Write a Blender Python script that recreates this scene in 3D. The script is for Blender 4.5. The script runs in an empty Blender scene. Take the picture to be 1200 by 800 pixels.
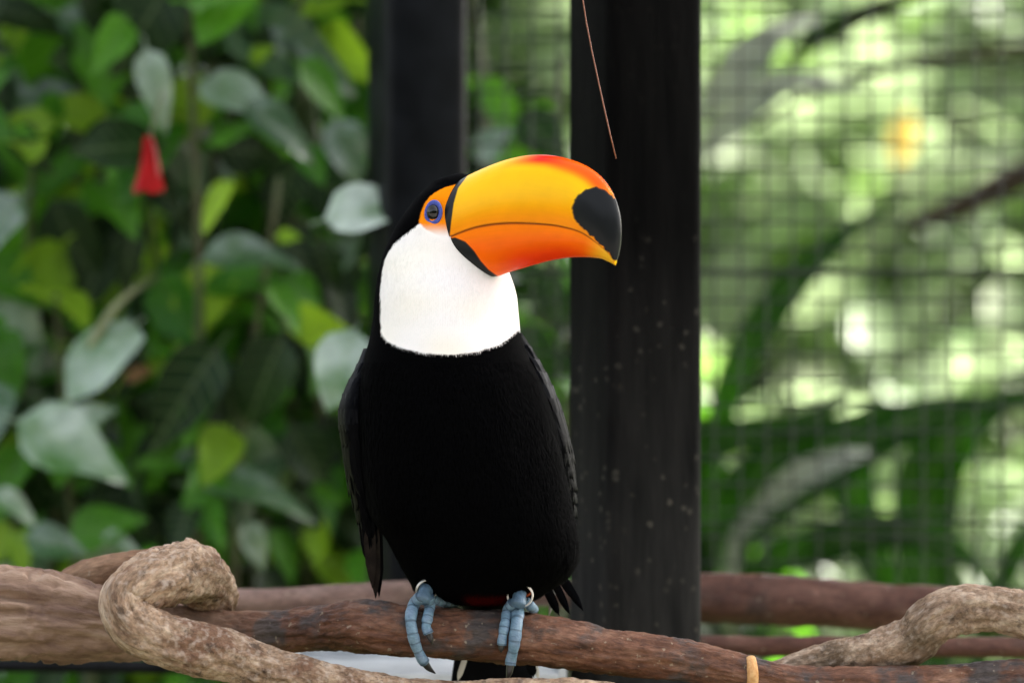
import bpy, math, random
import numpy as np
from mathutils import Vector, Matrix, noise

random.seed(7); np.random.seed(7)
S = bpy.context.scene
COL = S.collection
# ------------------------------------------------------------------ camera, sky, sun, exposure
D = 4.67; ZC = 1.30; K = 36.0 / 200.0 * D / 1200.0          # metres per photo pixel at the toucan
cam_d = bpy.data.cameras.new('camera'); cam = bpy.data.objects.new('camera', cam_d); COL.objects.link(cam)
cam.location = (0, -D, ZC); cam.rotation_euler = (math.radians(90), 0, 0)
cam_d.lens = 200; cam_d.sensor_width = 36; cam_d.clip_start = 0.1; cam_d.clip_end = 2000
cam_d.dof.use_dof = True; cam_d.dof.focus_distance = D - 0.045; cam_d.dof.aperture_fstop = 3.45
S.camera = cam
SUN_EL, SUN_AZ = 44, 60                                       # azimuth measured from +y towards +x
w = bpy.data.worlds.new('World'); S.world = w; w.use_nodes = True
nt = w.node_tree; bg = nt.nodes['Background']
sky = nt.nodes.new('ShaderNodeTexSky'); sky.sky_type = 'NISHITA'; sky.sun_disc = False
sky.sun_elevation = math.radians(SUN_EL); sky.sun_rotation = math.radians(SUN_AZ)
sky.air_density = 1.0; sky.dust_density = 6.0; sky.ozone_density = 0.3
hsv = nt.nodes.new('ShaderNodeHueSaturation'); hsv.inputs['Saturation'].default_value = 0.35   # milky, hazy sky
nt.links.new(sky.outputs[0], hsv.inputs['Color']); nt.links.new(hsv.outputs[0], bg.inputs[0])
bg.inputs[1].default_value = 0.12
sd = bpy.data.lights.new('sun', 'SUN'); sun = bpy.data.objects.new('sun', sd); COL.objects.link(sun)
sd.energy = 3.9; sd.angle = math.radians(0.6); sd.color = (1, 0.95, 0.86)
tosun = Vector((math.cos(math.radians(SUN_EL)) * math.sin(math.radians(SUN_AZ)),
                math.cos(math.radians(SUN_EL)) * math.cos(math.radians(SUN_AZ)), math.sin(math.radians(SUN_EL))))
sun.rotation_euler = tosun.to_track_quat('Z', 'Y').to_euler()
sun.location = (3, 4, 8)
vs = S.view_settings
vs.view_transform = 'Standard'; vs.look = 'None'; vs.gamma = 1; vs.use_curve_mapping = False; vs.exposure = 2.50
S.render.engine = 'CYCLES'
cy = S.cycles; cy.use_denoising = True; cy.max_bounces = 8; cy.diffuse_bounces = 4; cy.glossy_bounces = 3
cy.transmission_bounces = 6; cy.transparent_max_bounces = 8; cy.sample_clamp_indirect = 6; cy.caustics_reflective = False
cy.caustics_refractive = False

# ------------------------------------------------------------------ helpers
def P(px, py, d=0.0):
    s = K * (D + d) / D
    return Vector(((px - 600) * s, d, ZC + (400 - py) * s))
def KP(d): return K * (D + d) / D
def tag(o, label=None, cat=None, group=None, kind=None):
    if label: o['label'] = label
    if cat: o['category'] = cat
    if group: o['group'] = group
    if kind: o['kind'] = kind
    return o
def empty(name, loc, label=None, cat=None, group=None):
    o = bpy.data.objects.new(name, None); COL.objects.link(o); o.location = loc
    o.empty_display_size = 0.05
    return tag(o, label, cat, group)
def link(name, me, mat=None, parent=None):
    o = bpy.data.objects.new(name, me); COL.objects.link(o)
    if mat is not None and not me.materials: me.materials.append(mat)
    if parent is not None:
        o.parent = parent
        o.matrix_parent_inverse = Matrix.Translation(-world_loc(parent))
    return o
def world_loc(o):
    v = Vector(o.location)
    p = o.parent
    if p is not None: v = Matrix.Translation(world_loc(p)) @ o.matrix_parent_inverse @ v
    return v
def mesh(name, verts, faces, smooth=True, attrs=None):
    me = bpy.data.meshes.new(name)
    verts = np.asarray(verts, dtype=float)
    me.from_pydata(verts.tolist(), [], faces if isinstance(faces, list) else faces.tolist())
    if smooth: me.polygons.foreach_set('use_smooth', np.ones(len(me.polygons), dtype=bool))
    for nm, (typ, arr) in (attrs or {}).items():
        a = me.attributes.new(nm, typ, 'POINT')
        arr = np.asarray(arr, dtype=np.float32)
        if typ == 'FLOAT_COLOR':
            if arr.shape[1] == 3: arr = np.hstack([arr, np.ones((len(arr), 1), np.float32)])
            a.data.foreach_set('color', arr.ravel())
        elif typ == 'FLOAT_VECTOR': a.data.foreach_set('vector', arr.ravel())
        else: a.data.foreach_set('value', arr.ravel())
    me.update()
    return me
def grid_faces(n, m, wrap=True):
    f = []
    mm = m if wrap else m - 1
    for i in range(n - 1):
        for j in range(mm):
            a = i * m + j; b = i * m + (j + 1) % m
            f.append((a, b, b + m, a + m))
    return f
def catmull(pts, n):
    """n samples, even in arc length, of a Catmull-Rom curve through rows of pts (any width); arc length over the first 3 columns"""
    p = np.asarray(pts, float)
    q = np.vstack([2 * p[0] - p[1], p, 2 * p[-1] - p[-2]])
    out = []
    for i in range(len(p) - 1):
        t = np.linspace(0, 1, 24, endpoint=False)[:, None]
        a, b, c, d = q[i], q[i + 1], q[i + 2], q[i + 3]
        out.append(0.5 * (2 * b + (c - a) * t + (2 * a - 5 * b + 4 * c - d) * t * t + (3 * b - 3 * c + d - a) * t ** 3))
    out = np.vstack(out + [p[-1:]])
    k = min(3, p.shape[1])
    L = np.concatenate([[0], np.cumsum(np.linalg.norm(np.diff(out[:, :k], axis=0), axis=1))])
    u = np.linspace(0, L[-1], n)
    return np.stack([np.interp(u, L, out[:, c]) for c in range(p.shape[1])], 1), L[-1]
def interp_tab(tab, x):
    """smooth (Catmull-Rom / Hermite) interpolation of a table, first column is the key"""
    t = np.asarray(tab, float); k = t[:, 0]; out = []
    for c in range(1, t.shape[1]):
        m = np.gradient(t[:, c], k)
        i = np.clip(np.searchsorted(k, x) - 1, 0, len(k) - 2)
        h = k[i + 1] - k[i]; s = np.clip((x - k[i]) / h, 0, 1)
        out.append((2 * s**3 - 3 * s**2 + 1) * t[i, c] + (s**3 - 2 * s**2 + s) * h * m[i] + (-2 * s**3 + 3 * s**2) * t[i + 1, c] + (s**3 - s**2) * h * m[i + 1])
    return out
def poly_sd(px, py, poly):
    """signed distance to polygon (negative inside), numpy"""
    px = np.asarray(px, float); py = np.asarray(py, float)
    poly = np.asarray(poly, float); n = len(poly)
    d = np.full(px.shape, 1e9); ins = np.zeros(px.shape, bool)
    for i in range(n):
        x0, y0 = poly[i]; x1, y1 = poly[(i + 1) % n]
        ex, ey = x1 - x0, y1 - y0
        t = np.clip(((px - x0) * ex + (py - y0) * ey) / max(ex * ex + ey * ey, 1e-9), 0, 1)
        d = np.minimum(d, np.hypot(px - x0 - ex * t, py - y0 - ey * t))
        c = ((y0 > py) != (y1 > py)) & (px < (ex) * (py - y0) / (ey if abs(ey) > 1e-9 else 1e-9) + x0)
        ins ^= c
    return np.where(ins, -d, d)
def sst(a, b, x): 
    t = np.clip((x - a) / (b - a), 0, 1); return t * t * (3 - 2 * t)
def frames(c):
    """parallel-transport frames along points c"""
    t = np.gradient(c, axis=0); t /= np.linalg.norm(t, axis=1)[:, None] + 1e-12
    ref = np.array([0, 0, 1.0]) if abs(t[0][2]) < 0.9 else np.array([1.0, 0, 0])
    n = ref - t[0] * ref.dot(t[0]); n /= np.linalg.norm(n)
    N = [n]
    for i in range(1, len(c)):
        n = N[-1] - t[i] * N[-1].dot(t[i]); n /= np.linalg.norm(n) + 1e-12; N.append(n)
    N = np.array(N); B = np.cross(t, N)
    return t, N, B
def tube(name, pts, n, seg, rough=0.0, rfreq=18.0, lump=0.0, lfreq=9.0, seed=0.0, groove=0.0, world=True, rmod=None, crack=0.0):
    """pts rows (x,y,z,r). Lofted, closed tube with noisy radius; attribute tuv = (length, around x, around y)"""
    p, L = catmull(pts, n)
    c = p[:, :3]; r = p[:, 3]
    t, N, B = frames(c)
    a = np.linspace(0, 2 * np.pi, seg, endpoint=False)
    V = []; U = []
    for i in range(n):
        l = L * i / (n - 1)
        for j in range(seg):
            ca, sa = math.cos(a[j]), math.sin(a[j])
            rr = r[i]
            if rough or lump or groove:
                q = Vector((ca * 1.0, sa * 1.0, l * 6 + seed))
                k = 0.0
                if lump: k += lump * noise.noise(Vector((ca * .9 + seed, sa * .9, l * lfreq)))
                if rough: k += rough * noise.fractal(Vector((ca * 3 + seed, sa * 3, l * rfreq * 2)), 0.8, 2.1, 4)
                if groove: k -= groove * max(0, noise.noise(Vector((ca * 5 + seed, sa * 5, l * 14)))) ** 0.7
                if crack:
                    k -= crack * max(0.0, 1 - 3.2 * abs(noise.noise(Vector((ca * 2.2 + seed, sa * 2.2, l * 55))))) ** 2
                    k += crack * .45 * noise.turbulence(Vector((ca * 6 + seed, sa * 6, l * 190)), 3, False) - crack * .22
                rr = rr * (1 + k)
            if rmod is not None: rr *= rmod(i / (n - 1), a[j])
            V.append(c[i] + (N[i] * ca + B[i] * sa) * rr)
            U.append((l, ca * r[i], sa * r[i]))
    F = grid_faces(n, seg)
    V.append(c[0] - t[0] * r[0] * .25); U.append((0, 0, 0)); V.append(c[-1] + t[-1] * r[-1] * .25); U.append((L, 0, 0))
    for j in range(seg):
        F.append((j, len(V) - 2, (j + 1) % seg)); o = (n - 1) * seg
        F.append((o + j, o + (j + 1) % seg, len(V) - 1))
    F = [tuple(reversed(f)) for f in F]
    return mesh(name, V, F, True, {'tuv': ('FLOAT_VECTOR', U)})
def px_path(rows):
    """rows (px, py, depth, radius in px)"""
    out = []
    for px, py, d, r in rows:
        q = P(px, py, d); out.append((q.x, q.y, q.z, r * KP(d)))
    return out
def box(name, x0, x1, y0, y1, z0, z1, bev=0.0):
    import bmesh
    bm = bmesh.new(); bmesh.ops.create_cube(bm, size=1)
    for v in bm.verts:
        v.co = Vector((x0 if v.co.x < 0 else x1, y0 if v.co.y < 0 else y1, z0 if v.co.z < 0 else z1))
    if bev: bmesh.ops.bevel(bm, geom=bm.edges[:], offset=bev, segments=3, profile=.5, affect='EDGES')
    me = bpy.data.meshes.new(name); bm.to_mesh(me); bm.free()
    if bev: me.polygons.foreach_set('use_smooth', np.ones(len(me.polygons), dtype=bool))
    return me

# ------------------------------------------------------------------ materials
class NT:
    def __init__(s, name):
        s.m = bpy.data.materials.new(name); s.m.use_nodes = True; s.t = s.m.node_tree; s.b = s.t.nodes['Principled BSDF']
        s.out = s.t.nodes['Material Output']
    def n(s, typ, **kw):
        nd = s.t.nodes.new(typ)
        for k, v in kw.items():
            if k in nd.inputs.keys(): nd.inputs[k].default_value = v
            else: setattr(nd, k, v)
        return nd
    def l(s, a, b): s.t.links.new(a, b)
    def ramp(s, fac, stops):
        r = s.n('ShaderNodeValToRGB'); e = r.color_ramp.elements
        while len(e) < len(stops): e.new(0.5)
        for k, (p, c) in enumerate(stops): e[k].position = p; e[k].color = (*c, 1)
        s.l(fac, r.inputs[0]); return r.outputs[0]
    def mix(s, fac, a, b, mode='MIX'):
        m = s.n('ShaderNodeMix', data_type='RGBA', blend_type=mode)
        for sock, v in ((m.inputs[0], fac), (m.inputs[6], a), (m.inputs[7], b)):
            if hasattr(v, 'links'): s.l(v, sock)
            elif isinstance(v, (int, float)): sock.default_value = v
            else: sock.default_value = (*v, 1)
        return m.outputs[2]
    def bump(s, h, strength=0.5, dist=0.002):
        b = s.n('ShaderNodeBump', Strength=strength, Distance=dist); s.l(h, b.inputs['Height']); s.l(b.outputs[0], s.b.inputs['Normal']); return b

def bark_mat(name, c_dark, c_mid, c_light, c_patch, patch_lo=.58, patch_hi=.68, spec=.25, rough=.75, seed=0.0, stretch=.35, fleck=(.68, .73, .45), spots=0.0):
    t = NT(name)
    at = t.n('ShaderNodeAttribute', attribute_name='tuv')
    mp = t.n('ShaderNodeMapping'); t.l(at.outputs['Vector'], mp.inputs[0]); mp.inputs['Scale'].default_value = (stretch, 1, 1); mp.inputs['Location'].default_value = (seed, seed, 0)
    n1 = t.n('ShaderNodeTexNoise', Scale=85.0, Detail=8.0, Roughness=.65); t.l(mp.outputs[0], n1.inputs['Vector'])
    n2 = t.n('ShaderNodeTexNoise', Scale=22.0, Detail=5.0, Roughness=.6); t.l(at.outputs['Vector'], n2.inputs['Vector'])
    n3 = t.n('ShaderNodeTexNoise', Scale=420.0, Detail=4.0, Roughness=.7); t.l(mp.outputs[0], n3.inputs['Vector'])
    base = t.ramp(n1.outputs[0], [(.30, c_dark), (.5, c_mid), (.72, c_light)])
    pf = t.ramp(n2.outputs[0], [(patch_lo, (0, 0, 0)), (patch_hi, (1, 1, 1))])
    c = t.mix(pf, base, c_patch)
    fine = t.ramp(n3.outputs[0], [(.35, (.55, .55, .55)), (.65, (1.25, 1.25, 1.25))])
    c = t.mix(.8, c, fine, 'MULTIPLY')
    # pale flecks
    vo = t.n('ShaderNodeTexNoise', Scale=190.0, Detail=2.0); t.l(at.outputs['Vector'], vo.inputs['Vector'])
    fl = t.ramp(vo.outputs[0], [(fleck[0], (0, 0, 0)), (fleck[1], (1, 1, 1))])
    fm = t.n('ShaderNodeMath', operation='MULTIPLY'); t.l(fl, fm.inputs[0]); fm.inputs[1].default_value = fleck[2]
    c = t.mix(fm.outputs[0], c, (.42, .35, .25) if not spots else (.62, .52, .43))
    if spots:
        n5 = t.n('ShaderNodeTexNoise', Scale=70.0, Detail=5.0, Roughness=.7); mp5 = t.n('ShaderNodeVectorMath', operation='ADD'); mp5.inputs[1].default_value = (4, 7, 2); t.l(at.outputs['Vector'], mp5.inputs[0]); t.l(mp5.outputs[0], n5.inputs['Vector'])
        ds = t.ramp(n5.outputs[0], [(.57, (0, 0, 0)), (.66, (spots, spots, spots))]); c = t.mix(ds, c, (.045, .03, .022))
    t.l(c, t.b.inputs['Base Color'])
    t.b.inputs['Roughness'].default_value = rough; t.b.inputs['Specular IOR Level'].default_value = spec
    ad = t.n('ShaderNodeMath', operation='MULTIPLY_ADD'); t.l(n3.outputs[0], ad.inputs[0]); ad.inputs[1].default_value = .45; t.l(n1.outputs[0], ad.inputs[2])
    t.bump(ad.outputs[0], .7 if not spots else .5, .004)
    return t.m
def leaf_mat(name, c0, c1, trans, tfac=.35, rough=.38, spec=.5, coat=0.0, vein=.25, mott=None):
    t = NT(name)
    oi = t.n('ShaderNodeObjectInfo'); geo = t.n('ShaderNodeNewGeometry')
    at = t.n('ShaderNodeAttribute', attribute_name='luv')
    sx = t.n('ShaderNodeSeparateXYZ'); t.l(at.outputs['Vector'], sx.inputs[0])
    ra = t.n('ShaderNodeMath', operation='FRACT'); ad = t.n('ShaderNodeMath', operation='ADD')
    t.l(oi.outputs['Random'], ad.inputs[0]); t.l(geo.outputs['Random Per Island'], ad.inputs[1]); t.l(ad.outputs[0], ra.inputs[0])
    c = t.mix(ra.outputs[0], c0, c1)
    ns = t.n('ShaderNodeTexNoise', Scale=5.0, Detail=4.0); t.l(at.outputs['Vector'], ns.inputs['Vector'])
    c = t.mix(.7, c, t.ramp(ns.outputs[0], [(.3, (.7, .7, .7)), (.7, (1.25, 1.25, 1.2))]), 'MULTIPLY')
    if mott:
        nm = t.n('ShaderNodeTexNoise', Scale=2.2, Detail=3.0); vd = t.n('ShaderNodeVectorMath', operation='ADD'); t.l(at.outputs['Vector'], vd.inputs[0]); t.l(oi.outputs['Location'], vd.inputs[1]); t.l(vd.outputs[0], nm.inputs['Vector'])
        c = t.mix(t.ramp(nm.outputs[0], [(.40, (0, 0, 0)), (.66, (1, 1, 1))]), c, mott)
    # veins: midrib and slanted side veins
    ab = t.n('ShaderNodeMath', operation='ABSOLUTE'); t.l(sx.outputs[0], ab.inputs[0])
    k = t.n('ShaderNodeMath', operation='MULTIPLY_ADD'); t.l(ab.outputs[0], k.inputs[0]); k.inputs[1].default_value = -.7; t.l(sx.outputs[1], k.inputs[2])
    w8 = t.n('ShaderNodeMath', operation='MULTIPLY'); t.l(k.outputs[0], w8.inputs[0]); w8.inputs[1].default_value = 44.0
    sn = t.n('ShaderNodeMath', operation='SINE'); t.l(w8.outputs[0], sn.inputs[0])
    v1 = t.ramp(sn.outputs[0], [(.86, (0, 0, 0)), (.98, (1, 1, 1))])
    v2 = t.ramp(ab.outputs[0], [(.008, (1, 1, 1)), (.022, (0, 0, 0))])
    vv = t.mix(1.0, v1, v2, 'LIGHTEN')
    vm = t.n('ShaderNodeMath', operation='MULTIPLY'); t.l(vv, vm.inputs[0]); vm.inputs[1].default_value = vein
    c = t.mix(vm.outputs[0], c, (.32, .42, .18))
    t.l(c, t.b.inputs['Base Color']); t.b.inputs['Roughness'].default_value = rough; t.b.inputs['Specular IOR Level'].default_value = spec
    t.b.inputs['Coat Weight'].default_value = coat
    t.bump(sn.outputs[0], .25, .0015)
    tr = t.n('ShaderNodeBsdfTranslucent'); tc = t.mix(.6, trans, t.mix(1, c, (6, 6, 6), 'MULTIPLY')); tr.inputs[0].default_value = (*trans, 1)
    mx = t.n('ShaderNodeMixShader'); mx.inputs[0].default_value = tfac
    t.l(t.b.outputs[0], mx.inputs[1]); t.l(tr.outputs[0], mx.inputs[2]); t.l(mx.outputs[0], t.out.inputs[0])
    return t.m
def plain(name, col, rough=.5, spec=.5, metal=0.0, nscale=0, ncol=None, bump=0.0, lo=.4, hi=.65):
    t = NT(name); t.b.inputs['Base Color'].default_value = (*col, 1); t.b.inputs['Roughness'].default_value = rough
    t.b.inputs['Specular IOR Level'].default_value = spec; t.b.inputs['Metallic'].default_value = metal
    if nscale:
        tc = t.n('ShaderNodeTexCoord'); n = t.n('ShaderNodeTexNoise', Scale=nscale, Detail=6.0, Roughness=.6); t.l(tc.outputs['Object'], n.inputs['Vector'])
        if ncol: t.l(t.ramp(n.outputs[0], [(lo, col), (hi, ncol)]), t.b.inputs['Base Color'])
        if bump: t.bump(n.outputs[0], bump, .003)
    return t.m
def vcol(name, rough=.5, spec=.5, coat=0.0, sheen=0.0, bump=0.0, bscale=400, sss=0.0, coat_rough=.1):
    t = NT(name); a = t.n('ShaderNodeAttribute', attribute_name='col'); c = a.outputs['Color']
    if bump:
        tc = t.n('ShaderNodeTexCoord'); n = t.n('ShaderNodeTexNoise', Scale=bscale, Detail=4.0); t.l(tc.outputs['Object'], n.inputs['Vector'])
        t.bump(n.outputs[0], bump, .001)
        n2 = t.n('ShaderNodeTexNoise', Scale=bscale * .12, Detail=5.0); t.l(tc.outputs['Object'], n2.inputs['Vector'])
        c = t.mix(.5, c, t.ramp(n2.outputs[0], [(.3, (.86, .86, .86)), (.7, (1.08, 1.08, 1.08))]), 'MULTIPLY')
    t.l(c, t.b.inputs['Base Color'])
    t.b.inputs['Roughness'].default_value = rough; t.b.inputs['Specular IOR Level'].default_value = spec
    t.b.inputs['Coat Weight'].default_value = coat; t.b.inputs['Coat Roughness'].default_value = coat_rough
    if sss:
        t.b.inputs['Subsurface Weight'].default_value = sss; t.b.inputs['Subsurface Radius'].default_value = (.004, .002, .001); t.b.inputs['Subsurface Scale'].default_value = 1.0
    return t.m

def post_mat():
    t = NT('dark stained post')
    tc = t.n('ShaderNodeTexCoord'); mp = t.n('ShaderNodeMapping'); mp.inputs['Scale'].default_value = (1, 1, .12); t.l(tc.outputs['Object'], mp.inputs[0])
    n = t.n('ShaderNodeTexNoise', Scale=60.0, Detail=7.0, Roughness=.65); t.l(mp.outputs[0], n.inputs['Vector'])
    base = t.ramp(n.outputs[0], [(.3, (.0012, .0012, .0012)), (.7, (.0036, .0034, .0032))])
    v = t.n('ShaderNodeTexVoronoi', Scale=70.0, Randomness=1.0); t.l(tc.outputs['Object'], v.inputs['Vector'])
    n2 = t.n('ShaderNodeTexNoise', Scale=130.0, Detail=3.0); t.l(tc.outputs['Object'], n2.inputs['Vector'])
    ad = t.n('ShaderNodeMath', operation='MULTIPLY_ADD'); t.l(n2.outputs[0], ad.inputs[0]); ad.inputs[1].default_value = .5; t.l(v.outputs['Distance'], ad.inputs[2])
    spot = t.ramp(ad.outputs[0], [(.36, (1, 1, 1)), (.5, (0, 0, 0))])
    n4 = t.n('ShaderNodeTexNoise', Scale=9.0, Detail=2.0); t.l(tc.outputs['Object'], n4.inputs['Vector'])
    big = t.ramp(n4.outputs[0], [(.36, (0, 0, 0)), (.56, (1, 1, 1))])
    # lichen grows on the lower part of the post only
    sp = t.n('ShaderNodeSeparateXYZ'); t.l(tc.outputs['Object'], sp.inputs[0])
    mr = t.n('ShaderNodeMapRange'); t.l(sp.outputs[2], mr.inputs[0]); mr.inputs[1].default_value = 1.42; mr.inputs[2].default_value = 1.15; mr.inputs[3].default_value = 0.04; mr.inputs[4].default_value = .9
    f1 = t.mix(1.0, spot, big, 'MULTIPLY')
    f2 = t.n('ShaderNodeMath', operation='MULTIPLY'); t.l(f1, f2.inputs[0]); t.l(mr.outputs[0], f2.inputs[1])
    m3 = t.n('ShaderNodeMapRange'); t.l(sp.outputs[2], m3.inputs[0]); m3.inputs[1].default_value = 1.40; m3.inputs[2].default_value = 1.1
    base = t.mix(m3.outputs[0], base, t.ramp(n.outputs[0], [(.3, (.008, .008, .008)), (.7, (.026, .025, .0235))]))
    c = t.mix(f2.outputs[0], base, (.07, .064, .052))
    t.l(c, t.b.inputs['Base Color']); t.b.inputs['Roughness'].default_value = .6; t.b.inputs['Specular IOR Level'].default_value = .02
    t.bump(n.outputs[0], .6, .003)
    return t.m

M = {}
M['post'] = post_mat()
M['steel_post'] = plain('dark painted steel', (.003, .0036, .0045), .35, .10, 0, 30, (.007, .008, .010), .1)
M['wire'] = plain('weathered wire', (.03, .035, .032), .55, .4, .3, 40, (.06, .06, .055))
M['copper'] = plain('copper wire', (.20, .075, .045), .4, .4, .3)
M['roof'] = plain('roof sheet', (.10, .11, .10), .6, .3, 0, 4, (.16, .16, .15))
M['timber'] = plain('roof timber', (.05, .035, .025), .7, .3, 0, 12, (.09, .07, .05), .3)
M['ground'] = plain('leaf litter soil', (.05, .05, .025), .9, .2, 0, 3, (.07, .10, .035), .6)
M['tray'] = plain('pale tray', (.55, .57, .58), .4, .5, 0, 30, (.40, .42, .43))
M['perch'] = bark_mat('red brown bark', (.042, .018, .011), (.15, .063, .034), (.28, .15, .095), (.070, .055, .050), .50, .60, .3, .6, 0.0)
M['log'] = bark_mat('brown log bark', (.085, .042, .024), (.21, .115, .065), (.34, .21, .13), (.16, .10, .055), .55, .68, .2, .75, 3.0, .22)
M['vine'] = bark_mat('pale vine bark', (.10, .058, .036), (.34, .225, .145), (.60, .46, .33), (.19, .105, .065), .54, .64, .2, .8, 7.0, .6, (.50, .72, .42), .7)
M['vine2'] = bark_mat('tan vine bark', (.09, .055, .035), (.29, .195, .13), (.52, .40, .29), (.16, .11, .07), .54, .64, .2, .8, 11.0, .6, (.52, .74, .38), .65)
M['rear'] = bark_mat('dull red bark', (.060, .022, .014), (.12, .052, .035), (.20, .10, .07), (.08, .045, .035), .55, .7, .3, .6, 5.0)
M['rearpale'] = bark_mat('pinkish bark', (.15, .085, .065), (.24, .15, .12), (.34, .23, .19), (.19, .12, .09), .55, .7, .3, .6, 15.0)
M['cut'] = plain('cut wood', (.55, .27, .10), .7, .2, 0, 200, (.70, .42, .19), .3)
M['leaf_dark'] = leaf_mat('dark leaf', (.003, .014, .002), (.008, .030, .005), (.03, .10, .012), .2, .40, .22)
M['leaf_mid'] = leaf_mat('green leaf', (.028, .155, .006), (.085, .27, .014), (.16, .46, .02), .34, .40, .25)
M['leaf_sheen_grey'] = leaf_mat('grey sky sheen leaf', (.055, .125, .065), (.13, .20, .135), (.08, .18, .06), .15, .30, .8, .6, .25, (.025, .10, .02))  # grey sky sheen on glossy leaves put into the base colour
M['leaf_sheen_pale'] = leaf_mat('pale sky sheen leaf', (.38, .50, .40), (.52, .62, .52), (.3, .5, .2), .2, .30, .9, .9, .25, (.08, .20, .06))  # bright sky sheen put into the base colour, broken up by green mottling
M['leaf_lime'] = leaf_mat('lime leaf', (.22, .42, .015), (.32, .52, .03), (.35, .60, .03), .45, .45, .3)
M['leaf_brown'] = leaf_mat('withered leaf', (.26, .12, .05), (.34, .18, .08), (.4, .2, .08), .3, .6, .2)
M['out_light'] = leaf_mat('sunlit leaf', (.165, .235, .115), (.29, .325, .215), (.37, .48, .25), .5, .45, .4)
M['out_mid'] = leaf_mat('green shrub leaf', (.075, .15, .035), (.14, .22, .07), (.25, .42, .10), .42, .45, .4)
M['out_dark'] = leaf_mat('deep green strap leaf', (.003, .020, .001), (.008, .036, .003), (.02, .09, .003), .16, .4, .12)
M['out_grey'] = leaf_mat('greyish strap leaf', (.30, .33, .30), (.38, .40, .36), (.25, .30, .15), .2, .4, .5)
M['out_yellow'] = leaf_mat('yellow leaf', (.42, .30, .06), (.50, .36, .10), (.5, .36, .08), .4, .5, .3)
M['stem'] = plain('green stem', (.10, .13, .05), .6, .3, 0, 30, (.07, .06, .03))
M['stem_pale'] = plain('pale stem', (.30, .32, .17), .6, .3, 0, 30, (.24, .25, .13))
M['trunk'] = plain('brown trunk', (.04, .028, .018), .8, .2, 0, 30, (.07, .052, .036), .4)
M['petal'] = plain('red petal', (.36, .003, .003), .5, .12, 0, 60, (.28, .003, .003))
M['band_white'] = plain('white leg band', (.80, .72, .66), .4, .5)
M['band_metal'] = plain('metal leg band', (.55, .53, .48), .3, .5, .8)
M['rust'] = plain('rusty feathers', (.36, .07, .02), .8, .1, 0, 300, (.22, .04, .01))
M['bill'] = vcol('bill horn', .28, .09, .06, 0, .04, 260, .0, .15)
M['skin'] = vcol('toucan body', .8, .02, 0, 0, 0)
M['plume'] = vcol('feather barbs', .8, .025, 0, 0, 0)
M['foot'] = vcol('scaly foot', .45, .4, .15, 0, .8, 900)
M['claw'] = plain('dark claw', (.02, .018, .018), .35, .5)
M['eye'] = plain('wet dark eye', (.003, .002, .002), .03, .5)
M['eye_ring'] = plain('blue eye skin', (.035, .055, .27), .5, .4, 0, 900, (.07, .10, .42), .2)
M['feather'] = plain('black wing feather', (.0009, .0010, .0016), .45, .03, 0, 90, (.0018, .0021, .0032), .2)
M['feather_sheen'] = plain('blue black covert', (.0016, .0019, .0034), .42, .05, 0, 120, (.003, .0036, .006), .3)
M['feather_brown'] = plain('brownish black feather', (.008, .006, .005), .5, .06, 0, 90, (.02, .015, .012), .2)
M['feather_white'] = plain('white feather', (.62, .60, .57), .7, .2)

# ------------------------------------------------------------------ ground, roof, posts, fence
gn = 60
gx = np.concatenate([-np.geomspace(900, 4, 18), np.linspace(-3.5, 3.5, 24), np.geomspace(4, 900, 18)])
gy = gx
GV = []
for y in gy:
    for x in gx:
        GV.append((x, y, .03 * noise.noise(Vector((x * .8, y * .8, 0))) if abs(x) < 30 and abs(y) < 30 else 0.0))
tag(link('ground', mesh('ground', GV, grid_faces(60, 60, False)), M['ground']), 'soil and low greenery underfoot around the aviary', None, None, 'structure')

pv = box('path', -9, 9, -7.4, -.95, -.10, .045, .01)  # unseen slab, added to bounce sunlight up onto the bird
M['concrete'] = plain('grey concrete', (.17, .16, .145), .85, .2, 0, 2.5, (.13, .122, .11), .2)
tag(link('path', pv, M['concrete']), 'grey concrete visitors path in front of the aviary', None, None, 'structure')
RZ = 2.75
roof = empty('sun_block_roof', (0, .8, RZ), 'corrugated grey roof sheet on timber joists over the aviary', 'roof')
RX0, RX1, RY0, RY1 = -.42, 3.2, .42, 2.65  # unseen roof, added and sized to keep direct sun off the bird
xs = np.linspace(RX0, RX1, 400)
rv = []; 
for zz in (0.0, .004):
    for x in xs:
        for y in (RY0, RY1): rv.append((x, y, RZ + .062 + zz + .018 * math.sin(x * 2 * math.pi / .076)))
n2 = len(xs) * 2; rf = []
for i in range(len(xs) - 1):
    a = i * 2; rf += [(a, a + 1, a + 3, a + 2), (n2 + a, n2 + a + 2, n2 + a + 3, n2 + a + 1)]
link('roof_sheet', mesh('roof_sheet', rv, rf), M['roof'], roof)
for x in (-.36, -.16, .106, .9, 1.9, 2.9):
    link('joist', box('joist', x - .03, x + .03, RY0 - .10, RY1 - .03, RZ - .06, RZ + .043, .004), M['timber'], roof)

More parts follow.
